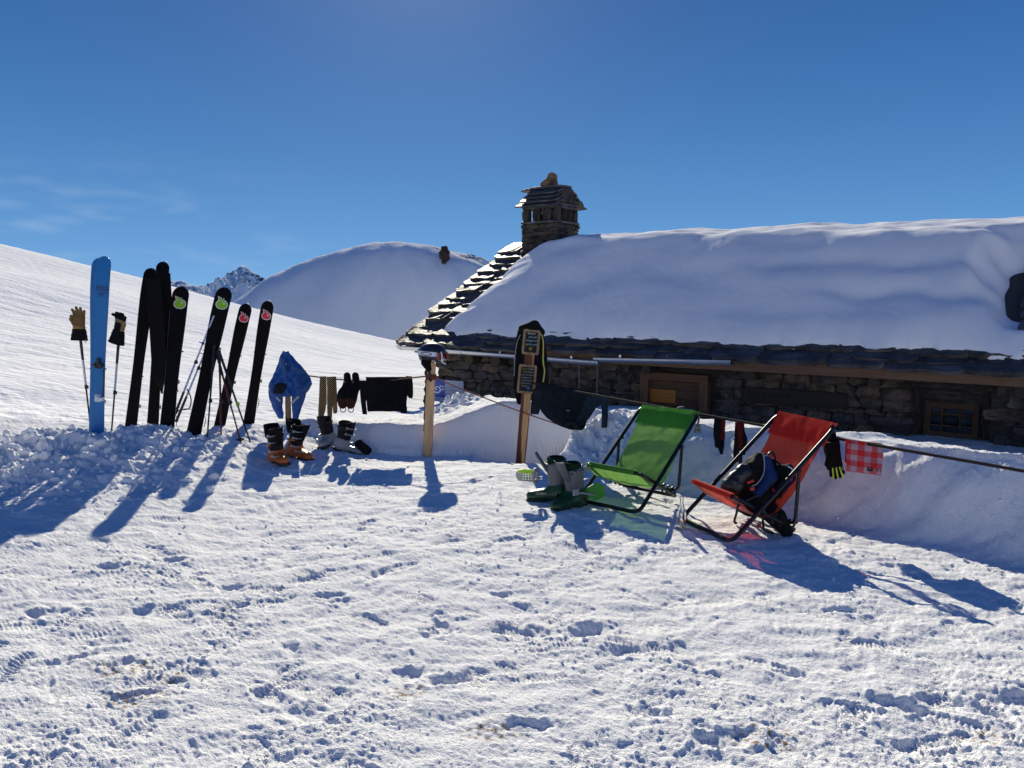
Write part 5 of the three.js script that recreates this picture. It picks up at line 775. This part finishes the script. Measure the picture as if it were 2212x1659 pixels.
// ---------------------------------------------------------------- deck chairs
function pipePts(pts, r, closed) {
  const out = [], n = pts.length; for (let i = 0; i < n; i++) { const p = pts[i]; if (!closed && (i === 0 || i === n - 1)) { out.push(p); continue; } const a = pts[(i + n - 1) % n], b = pts[(i + 1) % n], u = a.clone().sub(p), w = b.clone().sub(p), ra = Math.min(r, u.length() * 0.45), rb = Math.min(r, w.length() * 0.45), s = p.clone().addScaledVector(u.normalize(), ra), e = p.clone().addScaledVector(w.normalize(), rb); for (let k = 0; k <= 6; k++) { const t = k / 6; out.push(s.clone().multiplyScalar((1 - t) ** 2).addScaledVector(p, 2 * t * (1 - t)).addScaledVector(e, t * t)); } }
  return out;
}
class Poly extends THREE.CurvePath { constructor(pts, closed) { super(); for (let i = 0; i < pts.length - (closed ? 0 : 1); i++) { const a = pts[i], b = pts[(i + 1) % pts.length]; if (a.distanceTo(b) > 1e-5) this.add(new THREE.LineCurve3(a, b)); } } }
const pipe = (pts, r, corner, closed = false, seg = 140) => new THREE.TubeGeometry(new Poly(pipePts(pts, corner, closed), closed), seg, r, 9, closed);
function deckChair(label, pos, bx, bz, W, L, H, rear, k, mesh, head, lightSeat) {
  const t = thing('deck_chair', label, 'deck chair', pos, Math.atan2(bx, -bz) * -1, 'folding deck chairs'); // own axes: -z back, x across, front feet at the origin side
  const tubeM = M([0.012, 0.013, 0.018], 0.38, { metalness: 0.4 }), R0 = 0.0155, X = W / 2, sy = 0.3, sf = -0.05, Bx = X - 0.035;
  part(t, 'back_frame', pipe([v3(-X, 0.014, 0), v3(X, 0.014, 0), v3(X, H, -L), v3(-X, H, -L)], R0, 0.075, true, 200), tubeM);
  part(t, 'seat_frame', pipe([v3(-Bx, sy, sf), v3(Bx, sy, sf), v3(Bx, 0.022, -rear), v3(-Bx, 0.022, -rear)], R0, 0.04, true, 160), tubeM);
  const pv = (s) => v3(s * (X + 0.018), H * k, -L * k), foot = v3(0, 0.085, -rear * 0.9);
  part(t, 'prop_frame', pipe([pv(-1), v3(-(X + 0.018), foot.y, foot.z), v3(X + 0.018, foot.y, foot.z), pv(1)], 0.0125, 0.06, false, 120), tubeM);
  for (const s of [-1, 1]) { part(t, 'pivot', bar(v3(s * (X - 0.02), H * k, -L * k), v3(s * (X + 0.03), H * k, -L * k), 0.011), tubeM); part(t, 'cross_pivot', bar(v3(s * (Bx - 0.02), 0.205, -0.24), v3(s * (X + 0.02), 0.205, -0.24), 0.01), tubeM);
    part(t, 'notch_rail', join([0, 1, 2, 3].map((q) => { const f = q / 3, y = mix(0.12, 0.045, f), z = -mix(rear * 0.66, rear * 0.98, f); return tube([v3(s * Bx, y - 0.03, z + 0.01), v3(s * Bx, y + 0.005, z + 0.012), v3(s * Bx, y + 0.03, z - 0.004), v3(s * Bx, y + 0.034, z - 0.022)], 0.0085, 8, 6); })), tubeM); }
  const A = [[0.05, sy + 0.012], [0.1, 0.255], [0.22, 0.165], [0.33, 0.14], [0.44, 0.2], [0.56, 0.325], [0.68, 0.47 * H / 0.7], [L - 0.02, H - 0.02], [L + 0.014, H + 0.018]].map(([z, y]) => v3(0, y, -z)), cv = new THREE.CatmullRomCurve3(A, false, 'centripetal'), ns = 70, nx = 24;
  const sheet = (s0, s1, w, th, off = 0) => { const pos2 = [], uv = [], idx = [], n = Math.max(6, Math.round(ns * (s1 - s0))); for (let j = 0; j <= n; j++) for (let i = 0; i <= nx; i++) { const s = mix(s0, s1, j / n), p = cv.getPointAt(s), q = cv.getTangentAt(s), u = i / nx * 2 - 1, sag = 0.03 * Math.sin(Math.PI * s) * (1 - u * u) , nrm = v3(0, q.z, -q.y).multiplyScalar(-1); const x = u * (w / 2 - 0.012 * Math.sin(Math.PI * s) ), wr = 0.004 * n3(u * 3, s * 9, 5 + W * 9) + off; pos2.push(x, p.y - nrm.y * (sag) * 0.6 - nrm.y * wr, p.z - nrm.z * sag * 0.6 - nrm.z * wr); uv.push(u * w / 2, s * 1.2); } for (let j = 0; j < n; j++) for (let i = 0; i < nx; i++) { const a = j * (nx + 1) + i, b = a + nx + 1; idx.push(a, a + 1, b, a + 1, b + 1, b); } return geo(pos2, idx, uv); };
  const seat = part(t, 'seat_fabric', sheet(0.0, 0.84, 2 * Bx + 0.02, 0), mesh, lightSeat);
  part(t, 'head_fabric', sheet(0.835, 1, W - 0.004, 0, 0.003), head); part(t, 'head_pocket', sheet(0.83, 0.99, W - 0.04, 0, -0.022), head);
  part(t, 'front_hem', pipe([v3(-Bx + 0.035, sy + 0.002, sf), v3(Bx - 0.035, sy + 0.002, sf)], R0 + 0.006, 0.01, false, 20), head);
  return t;
}
const mesh = (c, tr = 0.5, rough = 0.72) => M(c, rough, { transmission: tr, thickness: 0, ior: 1.2, specularIntensity: 0.5 });
{
  const gl = at(1253, 1101, 5.96), gr = at(1376, 1131, 5.6);
  const w = gr.clone().sub(gl).setY(0).normalize(), mid = gl.clone().add(gr).multiplyScalar(0.5), gw = 0.56; mid.y = macro(mid.x, -mid.z) + 0.01;
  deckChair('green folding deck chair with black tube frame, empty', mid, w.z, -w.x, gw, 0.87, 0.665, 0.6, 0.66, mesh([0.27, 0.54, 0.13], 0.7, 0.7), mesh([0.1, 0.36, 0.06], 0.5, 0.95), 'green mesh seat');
  const rl = at(1474, 1141, 5.5), rr3 = at(1577, 1192, 4.97), w2 = rr3.clone().sub(rl).setY(0).normalize(), m2 = rl.clone().add(rr3).multiplyScalar(0.5); m2.y = macro(m2.x, -m2.z) + 0.01;
  const red = mesh([0.9, 0.11, 0.065], 0.68, 0.72);
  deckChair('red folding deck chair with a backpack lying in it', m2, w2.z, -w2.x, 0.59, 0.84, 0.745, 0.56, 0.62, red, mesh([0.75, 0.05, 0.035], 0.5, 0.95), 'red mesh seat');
}
{ // backpack in the red chair; modelled standing, then leaned back with the seat
  const o = at(1640, 1085, 5.3), t = thing('backpack', 'black and blue touring backpack lying in the red deck chair', 'backpack', o, 0), s = 5.3 / FOCAL, P = (a, b, z = 0) => [(a - 1640) * s, (1085 - b) * s, z];
  const c3 = (a, b, ra, rb, x, y, z) => sdCap(x, y, z, a, b, ra * s, rb * s);
  const blk = M([0.011, 0.011, 0.014], 0.85, { map: mottle, specularIntensity: 0.5, bumpMap: rep(weave, 8), bumpScale: 0.002 }), shiny = M([0.012, 0.012, 0.014], 0.42), blue = M([0.012, 0.045, 0.2], 0.8, { map: mottle, specularIntensity: 0.5 }), wr = (x, y, z) => 0.01 * Math.abs(n3(x * 9, y * 14, z * 9)) + 0.004 * n3(x * 34, y * 30, z * 34);
  part(t, 'main_bag', solid((x, y, z) => smin(c3(P(1640, 1010, -0.02), P(1622, 1075, 0.0), 34, 42, x, y, z * 0.9), c3(P(1668, 1020, -0.06), P(1650, 1085, -0.04), 30, 34, x, y, z), 0.05) + wr(x, y, z), [-0.26, -0.2, -0.26], [0.26, 0.4, 0.2], 0.012), blk);
  part(t, 'lid', solid((x, y, z) => c3(P(1637, 986, 0.02), P(1606, 1032, 0.06), 17, 26, x, y, z) + wr(x, y, z), [-0.3, 0.0, -0.16], [0.2, 0.42, 0.26], 0.011), blk);
  part(t, 'front_pocket', solid((x, y, z) => smin(c3(P(1598, 1012, 0.07), P(1572, 1040, 0.08), 20, 22, x, y, z), c3(P(1576, 1040, 0.08), P(1560, 1052, 0.06), 20, 12, x, y, z), 0.04) + wr(x, y, z), [-0.36, 0.0, -0.06], [0.06, 0.36, 0.24], 0.01), shiny, 'shiny black front pocket');
  part(t, 'side_panel', solid((x, y, z) => smin(c3(P(1646, 985, 0.06), P(1652, 1020, 0.1), 10, 13, x, y, z), c3(P(1652, 1020, 0.1), P(1622, 1054, 0.13), 13, 10, x, y, z), 0.03), [-0.16, 0.02, 0.0], [0.16, 0.4, 0.22], 0.009), blue, 'dark blue side panel'); part(t, 'back_panel', solid((x, y, z) => smin(c3(P(1704, 1010, -0.02), P(1704, 1030, 0.0), 11, 12, x, y, z), c3(P(1704, 1030, 0.0), P(1676, 1085, 0.0), 12, 8, x, y, z), 0.03), [-0.02, -0.06, -0.12], [0.3, 0.34, 0.12], 0.009), blue);
  part(t, 'shoulder_strap', solid((x, y, z) => smin(c3(P(1672, 1010, 0.02), P(1690, 1012, 0.05), 14, 13, x, y, z), c3(P(1690, 1012, 0.05), P(1672, 1060, 0.06), 11, 12, x, y, z), 0.03), [-0.02, -0.02, -0.08], [0.26, 0.34, 0.16], 0.009), blk); part(t, 'hip_belt', solid((x, y, z) => smin(c3(P(1640, 1085, 0.03), P(1668, 1110, 0.1), 24, 20, x, y, z), c3(P(1668, 1110, 0.1), P(1688, 1138, 0.13), 19, 14, x, y, z), 0.03), [-0.16, -0.26, -0.12], [0.26, 0.12, 0.24], 0.01), blk);
  const tb = (n, pts, r, m) => part(t, n, tube(pts.map((p) => v3(...P(...p))), r, 40, 6), m);
  tb('haul_loop', [[1653, 1000, 0.0], [1658, 980, -0.02], [1668, 975, -0.04], [1675, 985, -0.04], [1674, 1000, -0.02]], 0.0085, blackPlastic); tb('cord', [[1637, 968, 0.07], [1638, 990, 0.1], [1632, 1012, 0.14], [1618, 1030, 0.16], [1606, 1036, 0.16]], 0.004, greyPlastic); tb('white_tube', [[1690, 998, 0.09], [1699, 1004, 0.09], [1697, 1016, 0.1], [1688, 1024, 0.1]], 0.005, whitePlastic);
  tb('loose_strap', [[1618, 1055, 0.16], [1596, 1062, 0.2], [1574, 1072, 0.22], [1570, 1090, 0.22], [1566, 1108, 0.22], [1571, 1112, 0.22]], 0.009, blackPlastic); tb('belt_strap', [[1688, 1138, 0.12], [1688, 1150, 0.13], [1690, 1165, 0.14], [1697, 1172, 0.15]], 0.012, blackPlastic); tb('lower_strap', [[1636, 1090, 0.1], [1636, 1112, 0.13], [1640, 1135, 0.12], [1650, 1142, 0.1], [1668, 1150, 0.06], [1684, 1155, 0.04]], 0.009, blackPlastic);
  const bk = (n, p, w, h, a) => part(t, n, rbox(w, h, 0.02, 0.006).rotateZ(a).translate(...P(...p)), redPlastic);
  bk('red_buckle', [1603, 1026, 0.16], 0.05, 0.018, 0.4); bk('red_buckle', [1607, 1041, 0.165], 0.032, 0.026, 0.2); bk('red_buckle', [1692, 1022, 0.115], 0.034, 0.03, 0); bk('red_buckle', [1660, 1052, 0.1], 0.012, 0.05, 0.4); bk('red_buckle', [1628, 1126, 0.13], 0.03, 0.018, -0.3); bk('red_buckle', [1701, 1174, 0.15], 0.05, 0.022, -0.4);
}
// ---------------------------------------------------------------- on the line by the chairs
{
  const hang = (px) => { const p = along2(px); return p; };
  const sock = (px, lab, rows, foot) => { const p = hang(px), d = -p.z, t = thing('ski_sock', lab, 'sock', p, 0, 'ski socks on the line'), s = d / FOCAL, dy = p.y; const m = fabric([0.012, 0.012, 0.02]), rd = fabric([0.16, 0.015, 0.012]);
    const cyPx = 640 + (EYE - p.y) / d * FOCAL; part(t, 'leg', cloth(px2(px, cyPx, d, rows), 10, 22, (x, y) => 0.008 * n2(x * 20, y * 9), (u) => 0.014 * Math.sin(Math.PI * u) + 0.003), m); part(t, 'red_stripe', cloth(px2(px, cyPx, d, foot), 6, 16, (x, y) => 0.017 + 0.006 * n2(x * 20, y * 9), () => 0.002), rd, 'dark red stripe'); return t; };
  sock(1560, 'black and red sock hanging by its top, nearer the green chair', [[906, 1548, 1573], [925, 1547, 1572], [945, 1547, 1572], [958, 1550, 1572], [968, 1551, 1572], [972, 1559, 1571], [985, 1563, 1569]], [[907, 1563, 1572], [930, 1561, 1571], [952, 1562, 1571]]);
  sock(1607, 'black and red sock hanging just left of the red chair', [[914, 1594, 1613], [935, 1594, 1616], [950, 1593, 1622], [968, 1592, 1621], [985, 1592, 1612], [1003, 1594, 1604]], [[914, 1594, 1613], [918, 1596, 1612], [945, 1600, 1610], [975, 1603, 1610]]);
  const p = hang(1490), t = thing('grey_strap', 'grey strap knotted on the line with a hanging tag', 'strap', p), s = -p.z / FOCAL, g = M([0.28, 0.29, 0.31], 0.8, { map: mottle });
  const b = (x, y, z = 0) => v3((x - 1490) * s, (896 - y) * s + 0.012, z);
  part(t, 'knot', solid((x, y, z) => smin(smin(sdCap(x, y, z, [-0.07, 0.02, 0], [-0.05, 0.03, 0.01], 0.028, 0.024), sdCap(x, y, z, [-0.03, 0.005, 0.01], [0.0, 0.0, 0.01], 0.018, 0.016), 0.02), sdCap(x, y, z, [0.02, -0.005, 0.01], [0.075, -0.015, 0.01], 0.016, 0.018), 0.014), [-0.12, -0.06, -0.05], [0.12, 0.08, 0.06], 0.006), g); part(t, 'tail', tube([b(1508, 898, 0.01), b(1513, 910, 0.02), b(1511, 925, 0.02)], 0.009, 14, 6), g);
  const tag = CV(64, 80, (c, w, h) => { c.fillStyle = '#8d9094'; c.fillRect(0, 0, w, h); c.strokeStyle = '#1b1b20'; c.lineWidth = 11; c.beginPath(); c.moveTo(18, 24); c.lineTo(46, 58); c.moveTo(48, 24); c.lineTo(28, 44); c.lineTo(18, 58); c.stroke(); });
  part(t, 'tag', extrude([[-0.016, 0], [0.016, 0], [0.034, -0.07], [-0.03, -0.07]], 0.01, 0.003).translate(...b(1511, 925, 0.012).toArray()), g); part(t, 'tag_print', new THREE.PlaneGeometry(0.042, 0.046).translate(...b(1512, 937, 0.0235).toArray()), M([1, 1, 1], 0.8, { map: tag }));
}
{ // black and lime gloves
  const p = along2(1806), d = -p.z + 0.0, t = thing('ski_glove', 'black glove with lime finger seams hanging below the red chair corner', 'glove', v3(p.x, p.y - 0.11, p.z + 0.05), -0.2, 'black and lime gloves on the line'); t.rotation.z = Math.PI + 0.2; t.scale.set(-0.92, 0.92, 0.92);
  const bl = fabric([0.008, 0.008, 0.009]), lime = M([0.5, 0.75, 0.06], 0.7), f = gloveGeo(0.75, 0.25, 0.0135);
  part(t, 'hand', solid(f, [-0.11, -0.03, -0.05], [0.1, 0.24, 0.09], 0.0045), bl); part(t, 'cuff', cuffGeo(0.052, 0.058, 0.1, -0.05, 8), bl);
  part(t, 'finger_seam', join([[-0.026, -0.1], [-0.001, 0.01], [0.024, 0.14]].map(([x, a]) => tube([v3(x, 0.1, 0.012), v3(x + a * 0.035, 0.14, 0.016), v3(x + a * 0.08, 0.185, 0.02)], 0.0065, 10, 6))), lime, 'lime seams between the fingers');
  const txt = CV(128, 48, (c, w, h) => { c.fillStyle = '#0b0b0c'; c.fillRect(0, 0, w, h); c.fillStyle = '#d5d8d8'; c.font = 'bold 34px sans-serif'; c.fillText('CAMP', 12, 36); }); part(t, 'lettering', new THREE.PlaneGeometry(0.05, 0.016).rotateZ(1.35).rotateY(Math.PI).rotateY(Math.PI).translate(0.046, 0.125, 0.0165), M([1, 1, 1], 0.8, { map: txt }));
  const p2 = along2(1800), t2 = thing('ski_glove', 'second black and lime glove folded over the line behind its pair', 'glove', v3(p2.x + 0.01, p2.y, p2.z), 0.3, 'black and lime gloves on the line');
  part(t2, 'cuff', solid((x, y, z) => smin(sdCap(x, y, z, [0, 0.02, 0], [0.0, -0.09, 0.02], 0.04, 0.042), sdCap(x, y, z, [0.0, -0.08, 0.0], [0.02, -0.17, -0.01], 0.04, 0.03), 0.03), [-0.07, -0.22, -0.06], [0.08, 0.07, 0.08], 0.007), bl); part(t2, 'lime_piping', join(tube([v3(0.04, -0.05, 0.03), v3(0.05, -0.1, 0.03), v3(0.052, -0.16, 0.01), v3(0.046, -0.2, 0.0)], 0.011, 18, 6)), lime);
}
{ // plaid neck warmer
  const p = along2(1880), d = -p.z, t = thing('plaid_cloth', 'red and grey checked neck warmer pegged over the line', 'neck warmer', p);
  const pl = CV(256, 256, (c, w, h) => { c.fillStyle = '#b9171d'; c.fillRect(0, 0, w, h); c.fillStyle = 'rgba(150,150,165,0.42)'; for (let k = 0; k < 3; k++) { c.fillRect(k * 92 + 26, 0, 46, h); c.fillRect(0, k * 92 + 14, w, 46); } c.fillStyle = 'rgba(165,160,172,0.5)'; for (let i = 0; i < 3; i++) for (let j = 0; j < 3; j++) c.fillRect(i * 92 + 26, j * 92 + 14, 46, 46); c.fillStyle = '#17151a'; c.fillRect(140, 190, 40, 36); c.fillRect(206, 200, 44, 16); c.fillStyle = '#cfd2d6'; c.font = 'bold 14px sans-serif'; c.fillText('III', 218, 213); c.strokeStyle = '#9da0a8'; c.lineWidth = 3; c.beginPath(); c.arc(158, 210, 10, 3.4, 6.1); c.stroke(); });
  pl.wrapS = pl.wrapT = THREE.RepeatWrapping; const w = 80 * d / FOCAL, h = 66 * d / FOCAL;
  const g = cloth([[0.012, -w / 2, w / 2], [-h * 0.5, -w / 2 - 0.004, w / 2 - 0.004], [-h, -w / 2, w / 2 - 0.01]], 20, 18, (x, y) => 0.008 * n2(x * 12, y * 8) + 0.014, () => 0.008); const uv = g.attributes.uv, P = g.attributes.position; for (let i = 0; i < uv.count; i++) uv.setXY(i, (P.getX(i) + w / 2) / w * 0.98 + 0.01, 1 + P.getY(i) / h * 0.98); for (let i = 0; i < P.count; i++) P.setY(i, P.getY(i) - 0.13 * P.getX(i)); g.computeVertexNormals();
  part(t, 'front_panel', g, M([1, 1, 1], 0.9, { map: pl })); const g2 = cloth([[0.012, -w / 2, w / 2], [-h * 0.75, -w / 2, w / 2 - 0.01]], 12, 8, () => -0.018, () => 0.006); part(t, 'rear_panel', g2.applyMatrix4(new THREE.Matrix4().set(1, 0, 0, 0, -0.13, 1, 0, 0, 0, 0, 1, 0, 0, 0, 0, 1)), M([0.42, 0.015, 0.018], 0.9));
}
{ // bottle
  const p = sit(onSnow(1471, 1143), -0.006), t = thing('glass_bottle', 'clear glass bottle with red script standing between the chairs', 'bottle', p), prof = [[0, 0], [0.03, 0], [0.033, 0.006], [0.033, 0.11], [0.03, 0.135], [0.019, 0.165], [0.0135, 0.19], [0.0128, 0.225], [0.0155, 0.228], [0.0155, 0.238], [0.0125, 0.24]].map(([a, b]) => new THREE.Vector2(a, b));
  const inner = prof.slice(1).map((v) => new THREE.Vector2(Math.max(0.004, v.x - 0.004), v.y + (v.y < 0.01 ? 0.008 : 0))).reverse();
  part(t, 'glass', new THREE.LatheGeometry([...prof, ...inner, new THREE.Vector2(0, 0.008)], 28), M([0.93, 0.96, 0.95], 0.03, { transmission: 1, thickness: 0.004, ior: 1.5 }));
  const txt = CV(256, 128, (c, w, h) => { c.clearRect(0, 0, w, h); c.fillStyle = '#cf2f12'; c.font = 'italic bold 62px serif'; c.fillText('Monte', 34, 62); c.font = 'italic bold 46px serif'; c.fillText('Co', 96, 112); }); part(t, 'lettering', new THREE.CylinderGeometry(0.0336, 0.0336, 0.062, 24, 1, true, -1.3, 2.6).translate(0, 0.06, 0), M([1, 1, 1], 0.6, { map: txt, transparent: true, alphaTest: 0.5 }), 'red script lettering');
}
// ---------------------------------------------------------------- loose clods of snow
{
  const q = rng(606), clod = new THREE.IcosahedronGeometry(1, 2), P = clod.attributes.position; for (let i = 0; i < P.count; i++) { const x = P.getX(i), y = P.getY(i), z = P.getZ(i), k = 1 + 0.28 * n3(x * 1.3, y * 1.3, z * 1.3) + 0.12 * n3(x * 4, y * 4, z * 4); P.setXYZ(i, x * k, y * k * 0.8, z * k); } const cg = mergeVertices(clod.deleteAttribute('normal')); cg.computeVertexNormals();
  const N = 3600, im = new THREE.InstancedMesh(cg, M([0.92, 0.925, 0.935], 0.9, { specularIntensity: 0.15 }), N), m = new THREE.Matrix4(), e = new THREE.Euler(), qq = new THREE.Quaternion();
  for (let k = 0; k < N; k++) {
    let x, D, s; const r = q();
    if (r < 0.22) { x = -4.6 + (q() + q() + q() - 1.5) * 1.7; D = 7.0 + (q() + q() - 1) * 1.5; s = 0.006 + 0.036 * Math.pow(q(), 4); }
    else if (r < 0.27) { const a = q(); x = 0.5 + a * 0.8 + (q() - 0.5) * 0.3; D = 7.1 + 0.3 * Math.sin(a * 3) + (q() - 0.5) * 0.4; s = 0.006 + 0.022 * Math.pow(q(), 3); }
    else { D = 2.0 + 7 * Math.pow(q(), 1.2); x = (q() * 2 - 1) * (0.5 + 0.7 * D); if (n2b(x * 0.8 + 3, D * 0.8) + 0.5 * n2(x * 3, D * 3) < 0.1 && q() < 0.85) { D = -0.5; } s = 0.0025 + 0.009 * Math.pow(q(), 4); }
    m.compose(v3(x, ground(x, D) + s * 0.25, -D), qq.setFromEuler(e.set(q() * 6, q() * 6, q() * 6)), v3(s * (0.8 + 0.6 * q()), s, s * (0.8 + 0.6 * q()))); im.setMatrixAt(k, m);
  }
  im.name = 'snow_clods'; im.userData = { kind: 'stuff', label: 'loose crumbs and clods of snow scattered on the terrace', category: 'snow' }; shade(im); scene.add(im);
}
const renderer = new THREE.WebGLRenderer({ antialias: true });
renderer.toneMapping = THREE.LinearToneMapping; renderer.toneMappingExposure = EXPOSURE;
renderer.shadowMap.enabled = true; renderer.shadowMap.type = THREE.PCFSoftShadowMap;
renderer.render(scene, camera);
